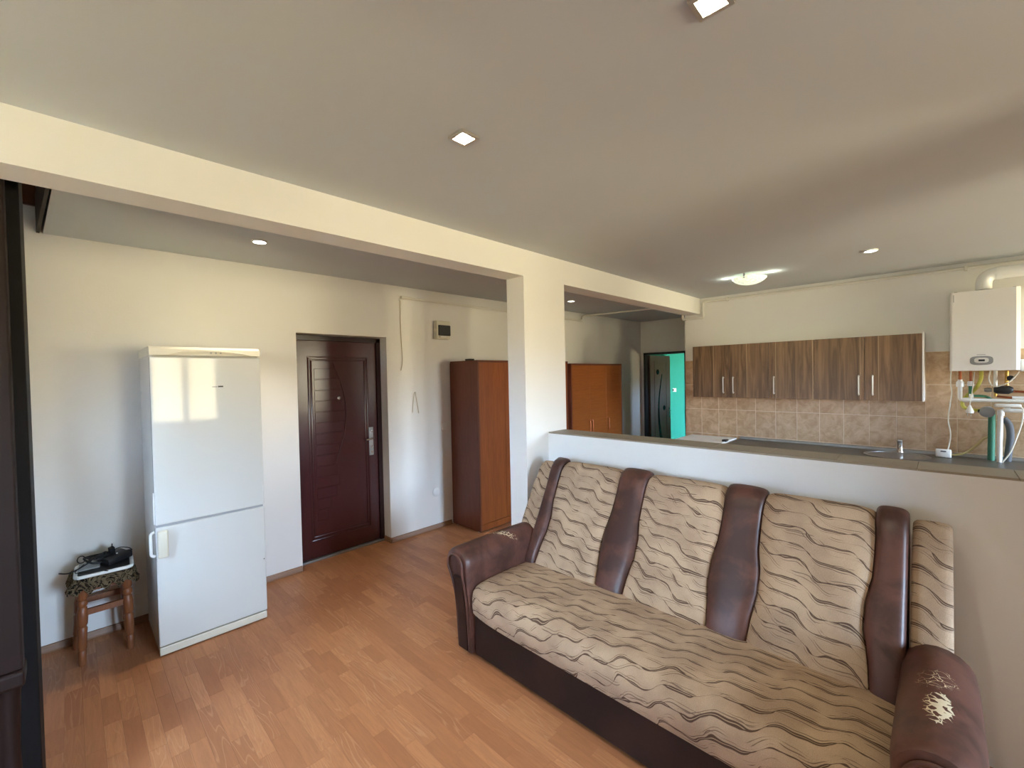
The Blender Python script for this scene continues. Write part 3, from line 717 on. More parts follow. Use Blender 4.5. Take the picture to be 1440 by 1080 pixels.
# ================================================================ STOOL and what lies on it
st_ = thing('stool', 'small wooden stool with turned legs and dark patterned cloth seat', 'stool', (-3.70, 0.105, 0))
tops = [(-3.60, 0.018), (-3.60, 0.212), (-3.80, 0.018), (-3.80, 0.212)]
feet = [(-3.588, 0.006), (-3.594, 0.222), (-3.845, -0.018), (-3.845, 0.225)]
legp = [(0.014, 0), (0.017, 0.01), (0.0175, 0.05), (0.0195, 0.085), (0.016, 0.09), (0.021, 0.10), (0.021, 0.17), (0.023, 0.215), (0.017, 0.226), (0.024, 0.24), (0.026, 0.30), (0.021, 0.335), (0.017, 0.342), (0.024, 0.352), (0.023, 0.375), (0.017, 0.382), (0.025, 0.395), (0.026, 0.47)]
for (tx, ty), (bx_, by_) in zip(tops, feet):
    bm = L(legp, (0, 0, 0), 2, 14)
    for v in bm.verts:
        t = v.co.z/0.47; v.co.x += bx_+(tx-bx_)*t; v.co.y += by_+(ty-by_)*t
    obj('leg', bm, 'stool_wood', st_, True)
def pt(i, z):
    t = z/0.47; return (feet[i][0]+(tops[i][0]-feet[i][0])*t, feet[i][1]+(tops[i][1]-feet[i][1])*t, z)
def rail(i, j, z, w=0.010, h=0.017):
    a, b = Vector(pt(i, z)), Vector(pt(j, z)); d_ = (b-a).normalized(); s_ = Vector((-d_.y, d_.x, 0))*w; bm = BM()
    vs = [bm.verts.new(p+s*s_+Vector((0, 0, k*h))) for p in (a, b) for s in (-1, 1) for k in (-1, 1)]
    for f in ((0, 1, 3, 2), (4, 6, 7, 5), (0, 4, 5, 1), (2, 3, 7, 6), (0, 2, 6, 4), (1, 5, 7, 3)): bm.faces.new([vs[q] for q in f])
    bmesh.ops.recalc_face_normals(bm, faces=bm.faces[:]); obj('stretcher' if z < 0.4 else 'seat_rail', bm, 'stool_wood', st_)
rail(0, 1, 0.305); rail(2, 3, 0.30); rail(0, 2, 0.26); rail(1, 3, 0.26)
for a, b in ((0, 1), (2, 3), (0, 2), (1, 3)): rail(a, b, 0.445, 0.009, 0.022)
# puffy draped cloth seat
bm = BM(); gx, gy = 18, 18; V = []
x0, x1, y0, y1 = -3.86, -3.535, -0.055, 0.275
rc = random.Random(5)
for i in range(gx+1):
    row_ = []
    for j in range(gy+1):
        u, v = i/gx, j/gy; e = min(u, 1-u, v, 1-v)
        drop = 0.075*max(0, 1-e/0.14)**1.6; ru = 0.006*math.sin(i*2.1+j*0.8)+0.005*math.sin(j*2.7-i*0.6)
        sx = (1-0.05*max(0, 1-e/0.1)**2)
        row_.append(bm.verts.new(((x0+x1)/2+(u-0.5)*(x1-x0)*sx+ru*0.6*(e < 0.1), (y0+y1)/2+(v-0.5)*(y1-y0)*sx+ru*0.8*(e < 0.1), 0.515-drop*(1+0.25*math.sin(i*1.3+j*1.7))+ru*0.6)))
    V.append(row_)
for i in range(gx):
    for j in range(gy): bm.faces.new((V[i][j], V[i+1][j], V[i+1][j+1], V[i][j+1]))
bmesh.ops.solidify(bm, geom=bm.faces[:], thickness=0.006)
obj('cloth_cover', bm, 'stool_cloth', st_, True)
obj('seat_board', rbox(-3.83, -3.57, -0.02, 0.245, 0.470, 0.492, 0.006), 'stool_wood', st_)
# flat set-top box with white rim, turned a little on the cloth
def rot(bm, c, rz=0, ry=0, rx=0):
    m_ = Matrix.Translation(c) @ Matrix.Rotation(rz, 4, 'Z') @ Matrix.Rotation(ry, 4, 'Y') @ Matrix.Rotation(rx, 4, 'X')
    bm.transform(m_); return bm
rc_ = Vector((-3.665, 0.118, 0.528)); rz_, ry_, rx_ = math.radians(-3), math.radians(5), math.radians(0)
ro = thing('router', 'flat black router with white rim lying on the stool cloth', 'router', rc_)
obj('case', rot(rbox(-0.085, 0.085, -0.118, 0.118, -0.011, 0.009, 0.009, 3), rc_, rz_, ry_, rx_), 'dark_plastic', ro, True)
rim = [(0.092, -0.108), (0.092, 0.108), (0.078, 0.124), (-0.078, 0.124), (-0.092, 0.108), (-0.092, -0.108), (-0.078, -0.124), (0.078, -0.124), (0.092, -0.108)]
obj('white_rim', rot(T(bend([(a, b, 0) for a, b in rim], 0.008, 3), 0.0105, 8), rc_, rz_, ry_, rx_), 'white_plastic', ro, True)
obj('rear_cover', rot(rbox(-0.09, 0.02, -0.115, -0.02, 0.006, 0.014, 0.004), rc_, rz_, ry_, rx_), 'grey_plastic', ro)
ac = Vector((-3.70, 0.165, 0.562)); ad = thing('power_adapter', 'black power adapter block lying on top of the router', 'power adapter', ac)
obj('block', rot(rbox(-0.055, 0.055, -0.062, 0.062, -0.018, 0.022, 0.008, 2), ac, math.radians(28), math.radians(8), math.radians(6)), 'dark_plastic', ad, True)
obj('plug_end', rot(rbox(-0.02, 0.02, 0.05, 0.085, -0.02, 0.02, 0.006, 2), ac, math.radians(10), 0, 0), 'black_rubber', ad, True)
obj('status_mark', rot(L([(0.005, 0), (0.004, 0.002)], (0.01, 0.01, 0.022), 2, 8), ac, math.radians(28), math.radians(8), math.radians(6)), 'white_plastic', ad)
rc = random.Random(11); pts = []
for i in range(26):
    a = i*0.95; pts.append((-3.71+0.045*math.cos(a)*(0.6+0.5*rc.random()), 0.095+0.06*math.sin(a)*(0.6+0.5*rc.random()), 0.565+0.028*rc.random()+0.012*math.sin(a*0.7)))
cable = thing('power_cable', 'tangled black cable heaped on the router', 'cable', (-3.70, 0.09, 0.545))
obj('cable_bundle', T(smooth_path(pts, 6), 0.0055, 7), 'black_rubber', cable, True)
lp = [(-3.70+0.001*k, 0.018+0.017*math.cos(2*PI*k/12), 0.592+0.020*math.sin(2*PI*k/12)) for k in range(13)]
obj('cable_loop', T(smooth_path(lp, 3), 0.0028, 6), 'black_rubber', cable, True)
obj('cable_tail', T(smooth_path([(-3.69, 0.06, 0.57), (-3.66, 0.00, 0.548), (-3.60, -0.04, 0.556), (-3.585, -0.075, 0.572)], 6), 0.004, 6), 'black_rubber', cable, True)
obj('cable_tail', T(smooth_path([(-3.68, 0.03, 0.565), (-3.62, -0.01, 0.545), (-3.585, 0.03, 0.542), (-3.57, 0.09, 0.541), (-3.558, 0.13, 0.528)], 6), 0.0022, 6), 'black_rubber', cable, True)
obj('plug', rot(rbox(-0.014, 0.014, -0.014, 0.014, -0.02, 0.022, 0.006, 2), Vector((-3.715, 0.155, 0.604)), 0.4, 0.3, 0.2), 'black_rubber', cable, True)
for s in (-1, 1): obj('plug_pin', T([(-3.712+0.004*s, 0.156, 0.62), (-3.709+0.004*s, 0.158, 0.645)], 0.0022, 6), 'black_rubber', cable)
obj('cable_arc', T(smooth_path([(-3.71, 0.155, 0.60), (-3.71, 0.195, 0.612), (-3.70, 0.235, 0.600), (-3.69, 0.25, 0.585)], 6), 0.0026, 6), 'black_rubber', cable, True)

# ================================================================ WARDROBES in the hall
def wardrobe(y0, y1, xf, zt, label, doors, fm, handles):
    w = thing('wardrobe', label, 'wardrobe', ((XL+xf)/2, (y0+y1)/2, 0), 'wardrobes along the hall wall')
    x0 = XL+0.025
    obj('side_panel', rbox(x0, xf, y0, y0+0.02, 0.012, zt, 0.0015, 1), 'wardrobe_side', w); obj('side_panel', rbox(x0, xf, y1-0.02, y1, 0.012, zt, 0.0015, 1), 'wardrobe_side', w)
    obj('top_panel', rbox(x0, xf+0.002, y0, y1, zt-0.001, zt+0.018, 0.0015, 1), 'wardrobe_side', w)
    obj('back_panel', B(x0-0.006, x0, y0, y1, 0.02, zt), 'wardrobe_side', w)
    obj('plinth', B(x0, xf-0.012, y0+0.02, y1-0.02, 0.012, 0.075), 'wardrobe_front', w)
    dw = (y1-y0-0.04)/doors
    for i in range(doors):
        a = y0+0.02+dw*i
        dd = obj('door', rbox(xf-0.02, xf-0.001, a+0.0012, a+dw-0.0012, 0.085, zt-0.003, 0.0015, 1), fm, w)
        if handles[i] is not None:
            yh = a+0.03 if handles[i] == 0 else a+dw-0.03
            obj('door_handle', T(bend([(xf-0.002, yh, 0.86), (xf+0.022, yh, 0.86), (xf+0.022, yh, 1.02), (xf-0.002, yh, 1.02)], 0.012), 0.006, 8), 'copper', dd, True)
    for yy in (y0+0.03, y1-0.03):
        for xx_ in (x0+0.05, xf-0.05): obj('foot', L([(0.016, 0), (0.016, 0.012)], (xx_, yy, 0), 2, 10), 'white_plastic', w)
    return w
wardrobe(2.978, 4.520, -3.443, 1.800, 'brown wooden wardrobe beside the entrance door with its side towards the sofa', 4, 'wardrobe_front', [None, None, 1, 0])
wardrobe(4.530, 5.775, -3.400, 1.772, 'orange brown three-door wardrobe seen through the kitchen opening', 3, 'wardrobe_door_cross', [1, 0, 0])
tag(obj('small_box', rbox(-3.66, -3.58, 2.995, 3.06, 1.8185, 1.838, 0.004), 'dark_plastic', None, False, (-3.62, 3.03, 1.8185)), 'small dark box on top of the wardrobe', 'box')

# ================================================================ things on the hall wall
fb = thing('fuse_box', 'small ivory fuse box with dark window on the hall wall', 'fuse box', (XL, 2.874, 2.157))
obj('case', rbox(XL, XL+0.06, 2.784, 2.966, 2.057, 2.258, 0.008, 2), 'ivory_plastic', fb)
cv = obj('window_cover', rbox(XL+0.055, XL+0.074, 2.804, 2.962, 2.098, 2.212, 0.008, 2), 'dark_plastic', fb)
obj('breaker_strip', B(XL+0.06, XL+0.076, 2.82, 2.90, 2.080, 2.090), 'white_plastic', fb)
w = thing('hanging_wire', 'thin cream wire hanging down the wall from the hall pipe', 'wire', (XL+0.006, 2.38, 1.72))
obj('wire_run', T(smooth_path([(XL+0.006, 2.378, 2.45), (XL+0.006, 2.376, 2.2), (XL+0.006, 2.384, 1.98), (XL+0.008, 2.388, 1.82), (XL+0.012, 2.366, 1.724)], 6), 0.0032, 6), 'string_tan', w, True)
obj('wire_clip', rbox(XL, XL+0.014, 2.368, 2.388, 2.43, 2.455, 0.003), 'white_plastic', w)
s_ = thing('string_loop', 'short loop of string hanging from a nail in the wall', 'string', (XL+0.006, 2.53, 1.27))
obj('string_run', T(smooth_path([(XL+0.006, 2.492, 1.285), (XL+0.006, 2.510, 1.43), (XL+0.008, 2.522, 1.487), (XL+0.010, 2.532, 1.492), (XL+0.007, 2.540, 1.44), (XL+0.006, 2.570, 1.275)], 8), 0.0025, 6), 'string_tan', s_, True)
obj('nail', T([(XL-0.002, 2.528, 1.492), (XL+0.016, 2.528, 1.494)], 0.003, 6), 'steel', s_)
sw = thing('light_switch', 'white light switch on the wall beside the brown wardrobe', 'switch', (XL, 2.89, 1.10))
obj('plate', rbox(XL, XL+0.010, 2.852, 2.932, 1.062, 1.140, 0.004), 'white_plastic', sw); obj('rocker', rbox(XL+0.008, XL+0.015, 2.872, 2.912, 1.078, 1.124, 0.003), 'white_plastic', sw)
tag(obj('junction_cover', L([(0.046, 0), (0.046, 0.004), (0.040, 0.009), (0.012, 0.010)], (XL, 2.767, 0.400), 0, 28), 'white_plastic', None, True, (XL, 2.767, 0.40)), 'round white junction cover low on the hall wall', 'cover')
gsw = thing('light_switch', 'small switch on the turquoise wall of the room behind the inner door', 'switch', (-4.2, 9.8, 1.2))
obj('plate', rbox(-4.44, -4.36, 9.788, 9.80, 1.20, 1.28, 0.003), 'white_plastic', gsw); obj('rocker', rbox(-4.445, -4.41, 9.782, 9.79, 1.21, 1.27, 0.003), 'dark_plastic', gsw)

# white pipes
def pipe(name, label, pts, r, rad, parts=(), m='white_pipe', cat='pipe'):
    p = thing(name, label, cat, pts[0]); obj('pipe_run', T(bend(pts, rad), r, 10), m, p, True)
    for q, ax in parts:
        obj('pipe_fitting', L([(r*1.35, -0.022), (r*1.35, 0.022)], q, ax, 12), m, p, True)
    return p
yp = YK-0.028
kp = pipe('gas_pipe', 'white pipe running below the ceiling along the kitchen wall', [(XR-0.02, yp, 2.528), (-2.150, yp, 2.528), (-2.150, yp, 2.335), (-2.412, yp, 2.335), (-2.412, yp, 2.40)], 0.0125, 0.02,
     (((-2.150, yp, 2.50), 2), ((-2.150, yp, 2.360), 2), ((-2.175, yp, 2.335), 0), ((-2.385, yp, 2.335), 0), ((-2.412, yp, 2.362), 2), ((-2.12, yp, 2.528), 0)))
for x in (-1.86, 0.15): obj('pipe_clip', rbox(x-0.010, x+0.010, YK-0.045, YK, 2.505, 2.548, 0.003), 'white_pipe', kp)
xp = XL+0.024
pipe('gas_pipe', 'white pipe along the hall wall above the fuse box', [(xp, 2.385, 2.462), (xp, 5.50, 2.462), (xp, 5.50, 2.52), (xp+0.03, 5.56, 2.54), (-2.42, 5.80, 2.54)], 0.0125, 0.02,
     (((xp, 2.40, 2.462), 1), ((xp, 5.47, 2.462), 1)))

# ================================================================ KITCHEN
ycf, zc0, zc1 = 5.335, 1.345, 1.958
def wall_unit(x0, x1, doors, handles, label, white_end=False):
    u = thing('wall_cabinet', label, 'cabinet', ((x0+x1)/2, (ycf+YK)/2, zc0), 'walnut wall cabinets')
    bm = BM(); y1 = YK-0.011; yb = ycf+0.02
    box(bm, x0, x0+0.016, yb, y1, zc0, zc1); box(bm, x1-0.016, x1, yb, y1, zc0, zc1); box(bm, x0+0.016, x1-0.016, yb, y1, zc0, zc0+0.016); box(bm, x0+0.016, x1-0.016, yb, y1, zc1-0.016, zc1); box(bm, x0+0.016, x1-0.016, y1-0.006, y1, zc0+0.016, zc1-0.016)
    obj('carcass', bm, 'white_enamel', u)
    dw = (x1-x0)/doors
    for i in range(doors):
        a = x0+dw*i; cx = a+dw/2
        dd = obj('door', rbox(a+0.0015, a+dw-0.0015, ycf, ycf+0.018, zc0+0.001, zc1-0.004, 0.0015, 1), 'cabinet_walnut', u, False, (cx, ycf, zc0))
        xh = handles[i]
        obj('door_handle', T(bend([(xh, ycf+0.001, 1.575), (xh, ycf-0.026, 1.585), (xh, ycf-0.026, 1.395), (xh, ycf+0.001, 1.405)], 0.014), 0.0072, 8), 'brushed_nickel', dd, True)
    if white_end: obj('end_panel', B(x1, x1+0.012, ycf, y1, zc0-0.002, zc1+0.008), 'white_enamel', u)
wall_unit(-2.165, -1.344, 2, (-1.809, -1.702), 'walnut wall cabinet with two doors nearest the inner door')
wall_unit(-1.343, -0.934, 1, (-1.291,), 'narrow single-door walnut wall cabinet in the middle of the row')
wall_unit(-0.933, -0.127, 2, (-0.573, -0.469), 'walnut wall cabinet with two doors beside the boiler', True)
WZ = 0.835; wy = 5.06
# worktop with an opening for the round sink
scx, scy, sr = -0.305, 5.375, 0.215
bm = BM(); wx0, wx1 = -1.735, XR
ringA = []; ringB = []; seg = 32
for k in range(seg):
    a = 2*PI*k/seg+PI/4; c_, s2 = math.cos(a), math.sin(a)
    ringA.append((scx+sr*c_, scy+sr*s2))
    m_ = max(abs(c_), abs(s2)); ringB.append((scx+0.27*c_/m_, scy+0.27*s2/m_))
for z, fl_ in ((WZ, 1), (WZ-0.035, 0)):
    A = [bm.verts.new((p[0], p[1], z)) for p in ringA]; Bq = [bm.verts.new((p[0], p[1], z)) for p in ringB]
    for k in range(seg): bm.faces.new((A[k], A[(k+1) % seg], Bq[(k+1) % seg], Bq[k]))
    if z == WZ: A1 = A
for k in range(seg): bm.faces.new((A1[k], A1[(k+1) % seg], A[(k+1) % seg], A[k]))
box(bm, wx0, scx-0.27, wy, YK-0.011, WZ-0.035, WZ); box(bm, scx+0.27, wx1, wy, YK-0.011, WZ-0.035, WZ)
box(bm, scx-0.27, scx+0.27, wy, scy-0.27, WZ-0.035, WZ); box(bm, scx-0.27, scx+0.27, scy+0.27, YK-0.011, WZ-0.035, WZ)
bmesh.ops.recalc_face_normals(bm, faces=bm.faces[:])
wt = thing('worktop', 'dark grey brown kitchen worktop along the tiled wall', 'worktop', (0, 5.36, WZ-0.035)); obj('slab', bm, 'worktop', wt)
obj('wall_strip', prism(BM(), [(YK-0.011, WZ), (YK-0.026, WZ), (YK-0.020, WZ+0.022), (YK-0.011, WZ+0.026)], 0, wx0, XR), 'aluminium', wt)
sk = thing('sink', 'round stainless steel sink set into the worktop', 'sink', (scx, scy, WZ))
obj('basin', L([(0.238, 0.001), (0.240, 0.004), (0.232, 0.006), (0.205, 0.004), (0.196, -0.02), (0.185, -0.13), (0.15, -0.155), (0.03, -0.16)], (scx, scy, WZ), 2, 40), 'steel', sk, True)
obj('drain', L([(0.035, 0), (0.035, 0.004), (0.02, 0.005)], (scx, scy, WZ-0.160), 2, 18), 'chrome', sk, True)
fc = thing('faucet', 'short chrome mixer tap behind the round sink', 'faucet', (-0.290, 5.600, WZ))
obj('tap_body', L([(0.028, 0), (0.028, 0.008), (0.021, 0.02), (0.021, 0.085), (0.023, 0.10)], (-0.290, 5.600, WZ), 2, 18), 'chrome', fc, True)
obj('spout', T(smooth_path([(-0.290, 5.585, WZ+0.055), (-0.288, 5.53, WZ+0.075), (-0.286, 5.47, WZ+0.07)], 6), 0.011, 10), 'chrome', fc, True)
obj('lever', rbox(-0.312, -0.268, 5.575, 5.622, WZ+0.10, WZ+0.128, 0.009, 2), 'chrome', fc, True)
for i, (a, b) in enumerate(((-1.73, -0.93), (-0.925, -0.125), (-0.12, 0.68), (0.685, 1.59))):
    lab = ['walnut base cabinet under the worktop next to the cooker', 'walnut base cabinet under the worktop left of the sink', 'walnut base cabinet under the thermostat end of the worktop', 'walnut base cabinet under the boiler end of the worktop'][i]
    u = thing('base_cabinet', lab, 'cabinet', ((a+b)/2, 5.36, 0), 'base cabinets under the worktop')
    bm = BM(); y0, y1 = 5.11, YK-0.012
    box(bm, a, a+0.016, y0, y1, 0.1, WZ-0.036); box(bm, b-0.016, b, y0, y1, 0.1, WZ-0.036); box(bm, a+0.016, b-0.016, y0, y1, 0.1, 0.116)
    obj('carcass', bm, 'white_enamel', u); obj('plinth', B(a, b, 5.15, 5.165, 0, 0.1), 'cabinet_walnut', u)
    for k in range(2):
        xx_ = a+(b-a)/2*k; dd = obj('door', rbox(xx_+0.0015, xx_+(b-a)/2-0.0015, 5.092, 5.11, 0.105, WZ-0.04, 0.0015, 1), 'cabinet_walnut', u)
        xh = a+(b-a)/2+(0.04 if k else -0.04)
        obj('door_handle', T(bend([(xh, 5.093, 0.72), (xh, 5.066, 0.71), (xh, 5.066, 0.55), (xh, 5.093, 0.54)], 0.014), 0.007, 8), 'brushed_nickel', dd, True)
ck = thing('cooker', 'white cooker with folded flat lid at the end of the worktop', 'cooker', (-2.03, 5.33, 0))
obj('body', rbox(-2.30, -1.76, 5.06, 5.63, 0.02, 0.825, 0.006), 'white_enamel', ck)
obj('oven_door', rbox(-2.28, -1.78, 5.036, 5.058, 0.18, 0.66, 0.006), 'dark_plastic', ck)
for x in (-2.2, -2.09, -1.97, -1.86): obj('knob', L([(0.02, 0), (0.018, -0.025)], (x, 5.058, 0.74), 1, 14), 'dark_plastic', ck, True)
obj('lid', rbox(-2.30, -1.76, 5.05, 5.62, 0.832, 0.846, 0.004), 'white_enamel', ck)
for y in (5.26,): 
    h_ = obj('lid_hinge', rbox(-1.80, -1.755, y-0.035, y+0.035, 0.842, 0.868, 0.006), 'dark_plastic', ck); obj('hinge_cap', rbox(-1.792, -1.760, y+0.03, y+0.075, 0.846, 0.864, 0.004), 'chrome', ck)
for x in (-2.25, -1.81):
    for y in (5.1, 5.58): obj('foot', L([(0.02, 0), (0.02, 0.022)], (x, y, 0), 2, 10), 'dark_plastic', ck)

# boiler
bx0, bx1, by0, bz0, bz1 = 0.048, 0.449, 5.345, 1.611, 2.283
bo = thing('boiler', 'white wall-hung gas boiler with grey display panel', 'boiler', ((bx0+bx1)/2, (by0+YK)/2, bz0))
obj('casing', rbox(bx0, bx1, by0+0.03, YK-0.02, bz0, bz1-0.004, 0.004), 'white_enamel', bo)
obj('front_cover', prism(BM(), [(bx0+0.002, by0+0.03), (bx0+0.006, by0+0.004), (bx0+0.014, by0), (bx1-0.026, by0), (bx1-0.006, by0+0.012), (bx1-0.002, by0+0.03)], 2, bz0+0.004, bz1), 'white_enamel', bo)
cp = BM(); ov = []
for k in range(36):
    a = 2*PI*k/36; c_, s2 = math.cos(a), math.sin(a)
    ov.append((0.232+0.067*math.copysign(abs(c_)**0.62, c_), 1.697+0.037*math.copysign(abs(s2)**0.62, s2)))
pn = obj('control_panel', prism(cp, ov, 1, by0-0.004, by0+0.002), 'grey_plastic', bo)
ov2 = [(0.232+(x-0.232)*0.62, 1.699+(z-1.697)*0.58) for x, z in ov]
obj('button_field', prism(BM(), ov2, 1, by0-0.008, by0-0.002), 'white_plastic', pn)
obj('display', B(0.215, 0.251, by0-0.010, by0-0.006, 1.690, 1.706), 'screen', pn)
obj('logo_mark', B(0.206, 0.256, by0-0.0012, by0+0.001, 1.744, 1.7475), 'grey_plastic', bo)
obj('side_lettering', B(bx0+0.019, bx0+0.023, by0-0.0012, by0+0.001, 2.20, 2.262), 'grey_plastic', bo)
obj('wall_bracket', B(0.10, 0.40, YK-0.02, YK, 2.20, 2.24), 'steel', bo)
for x in (bx0+0.035, bx1-0.03): obj('lifting_lug', rbox(x-0.01, x+0.01, by0+0.08, by0+0.11, bz1-0.006, bz1+0.012, 0.003), 'dark_plastic', bo)
fp = thing('flue_pipe', 'wide white flue pipe rising from the boiler and turning right', 'flue', (0.255, 5.51, bz1))
obj('flue_collar', L([(0.062, 0), (0.062, 0.018), (0.055, 0.022)], (0.255, 5.51, bz1-0.004), 2, 24), 'dark_plastic', fp, True)
obj('flue_bend', T(bend([(0.252, 5.51, bz1+0.01), (0.252, 5.51, 2.432), (0.45, 5.51, 2.432)], 0.085, 10), 0.050, 20), 'white_enamel', fp, True)
obj('flue_run', T([(0.36, 5.51, 2.432), (XR-0.001, 5.51, 2.432)], 0.0505, 20), 'white_enamel', fp, True)
obj('flue_clamp', L([(0.054, -0.02), (0.054, 0.02)], (0.345, 5.51, 2.432), 0, 22), 'white_enamel', fp, True)
# connections below the boiler
Yq = 5.53
p = thing('heating_pipe', 'white plastic pipe dropping from the boiler and running right', 'pipe', (0.115, Yq, 1.35))
obj('pipe_run', T(bend([(0.112, Yq, 1.535), (0.112, Yq, 1.355), (XR-0.05, Yq, 1.345)], 0.022), 0.0155, 12), 'white_plastic', p, True)
obj('union_nut', L([(0.026, 0), (0.026, 0.042), (0.020, 0.05)], (0.112, Yq, 1.470), 2, 16), 'white_plastic', p, True); obj('copper_tail', L([(0.009, 0), (0.009, 0.10)], (0.112, Yq, 1.515), 2, 12), 'copper', p, True)
obj('elbow', L([(0.021, -0.02), (0.021, 0.02)], (0.150, Yq, 1.355), 0, 14), 'white_plastic', p, True)
p = thing('water_pipe', 'short green pipe with white nuts under the boiler', 'pipe', (0.175, Yq, 1.39))
obj('pipe_run', T([(0.176, Yq, 1.49), (0.176, Yq, 1.385)], 0.0135, 12), 'green_pipe', p, True)
obj('union_nut', L([(0.021, 0), (0.021, 0.035), (0.016, 0.042)], (0.176, Yq, 1.478), 2, 16), 'white_plastic', p, True); obj('copper_tail', L([(0.0085, 0), (0.0085, 0.10)], (0.176, Yq, 1.512), 2, 12), 'copper', p, True)
obj('union_nut', L([(0.022, -0.014), (0.022, 0.014)], (0.180, Yq, 1.392), 0, 16), 'white_plastic', p, True)
obj('branch', T(smooth_path([(0.19, Yq, 1.392), (0.235, Yq, 1.392), (0.27, Yq+0.02, 1.385), (0.30, Yq+0.05, 1.36)], 5), 0.011, 10), 'green_pipe', p, True)
p = thing('gas_hose', 'yellow corrugated gas hose curving under the boiler', 'hose', (0.23, Yq+0.03, 1.3))
hp_ = smooth_path([(0.240, Yq, 1.61), (0.236, Yq, 1.535), (0.205, Yq+0.03, 1.45), (0.158, Yq+0.045, 1.395), (0.127, Yq+0.045, 1.33), (0.140, Yq+0.045, 1.285), (0.185, Yq+0.04, 1.268), (0.25, Yq+0.04, 1.262)], 8)
obj('hose_run', T(hp_, [0.0125+0.002*(i % 2) for i in range(len(hp_))], 10), 'yellow_hose', p, True)
obj('meter_valve', L([(0.03, 0), (0.046, 0.012), (0.048, 0.04), (0.03, 0.055)], (0.275, Yq-0.03, 1.255), 1, 20), 'grey_plastic', p, True)
obj('valve_neck', T([(0.22, Yq+0.01, 1.262), (0.275, Yq+0.01, 1.256)], 0.014, 10), 'dark_plastic', p, True)
p = thing('power_plug', 'white mains plug dangling on its cord under the boiler', 'plug', (0.172, Yq-0.03, 1.25))
obj('plug_body', L([(0.024, -0.018), (0.026, 0.0), (0.016, 0.025), (0.007, 0.05)], (0.170, Yq-0.035, 1.262), 2, 16), 'white_plastic', p, True)
for s in (-1, 1): obj('plug_pin', T([(0.168+0.010*s, Yq-0.035, 1.245), (0.166+0.010*s, Yq-0.035, 1.218)], 0.0035, 8), 'chrome', p)
obj('cord', T(smooth_path([(0.170, Yq-0.035, 1.31), (0.175, Yq-0.035, 1.36), (0.184, Yq-0.03, 1.42), (0.20, Yq, 1.60)], 6), 0.0035, 6), 'cord_white', p, True)
p = thing('thermostat', 'small white thermostat box standing on the worktop with its cable', 'thermostat', (0.006, 5.50, WZ))
obj('box', rbox(-0.045, 0.058, 5.485, 5.515, WZ+0.001, WZ+0.076, 0.010, 3), 'white_plastic', p, True); obj('display', B(-0.012, 0.024, 5.4835, 5.486, WZ+0.052, WZ+0.062), 'screen', p)
obj('cable', T(smooth_path([(0.034, 5.50, WZ+0.07), (0.046, 5.52, 0.97), (0.052, 5.53, 1.05), (0.038, 5.53, 1.18), (0.050, 5.53, 1.32), (0.060, 5.53, 1.42), (0.053, 5.53, 1.50), (0.056, 5.53, 1.612)], 8), 0.0048, 7), 'cord_white', p, True)
tag(obj('drain_hose', T(smooth_path([(0.050, 5.60, WZ+0.016), (0.10, 5.60, WZ+0.022), (0.16, 5.60, WZ+0.055), (0.22, 5.60, WZ+0.125), (0.265, 5.60, WZ+0.185), (0.32, 5.61, WZ+0.205)], 8), 0.0095, 8), 'straw_hose', None, True, (0.18, 5.6, WZ)), 'straw coloured hose rising from the worktop to the pipes', 'hose')
tag(obj('water_pipe', T([(0.300, 5.58, WZ), (0.304, 5.58, 1.24)], 0.0225, 14), 'green_pipe', None, True, (0.30, 5.58, WZ)), 'thick green pipe standing on the worktop below the boiler', 'pipe')
p = thing('heating_pipe', 'white plastic pipe standing on the worktop and bending right', 'pipe', (0.345, 5.50, WZ))
obj('pipe_run', T(bend([(0.342, 5.50, WZ), (0.350, 5.50, 1.275), (XR-0.05, 5.50, 1.285)], 0.025), 0.0165, 12), 'white_plastic', p, True)
obj('elbow', L([(0.022, -0.025), (0.022, 0.02)], (0.350, 5.50, 1.255), 2, 14), 'white_plastic', p, True); obj('elbow', L([(0.021, -0.02), (0.021, 0.02)], (0.385, 5.50, 1.279), 0, 14), 'white_plastic', p, True)
p = thing('receiver_box', 'flat white receiver box resting on the pipes under the boiler', 'box', (0.385, 5.47, 1.30))
obj('case', rbox(0.312, 0.462, 5.45, 5.49, 1.302, 1.332, 0.010, 3), 'white_plastic', p, True)
obj('cord', T(smooth_path([(0.455, 5.455, 1.31), (0.470, 5.45, 1.28), (0.462, 5.45, 1.18), (0.435, 5.45, 1.06), (0.40, 5.45, 0.93), (0.355, 5.45, WZ+0.006)], 8), 0.0055, 7), 'cord_white', p, True)
p = thing('grey_hose', 'dark grey bent hose behind the white standing pipe', 'hose', (0.40, 5.6, WZ))
obj('hose_run', T(smooth_path([(0.372, 5.60, 1.20), (0.402, 5.60, 1.15), (0.412, 5.60, 1.06), (0.405, 5.60, 0.95), (0.395, 5.60, WZ)], 8), 0.024, 10), 'grey_hose', p, True)
p = thing('filling_valve', 'dark pump fitting with copper pipe ends under the boiler', 'valve', (0.37, Yq, 1.44))
obj('valve_body', L([(0.02, -0.055), (0.034, -0.035), (0.036, 0.03), (0.02, 0.055)], (0.365, Yq-0.02, 1.447), 0, 16), 'dark_plastic', p, True)
obj('knob', L([(0.016, 0), (0.020, -0.03), (0.012, -0.045)], (0.300, Yq-0.02, 1.445), 0, 12), 'aluminium', p, True)
obj('copper_tail', T([(0.40, Yq, 1.435), (0.56, Yq, 1.425)], 0.010, 10), 'copper', p, True); obj('copper_tail', T([(0.33, Yq, 1.39), (0.42, Yq, 1.378)], 0.009, 10), 'copper', p, True)
obj('copper_tail', T([(0.322, Yq, 1.39), (0.322, Yq, 1.44)], 0.010, 10), 'brass', p, True)
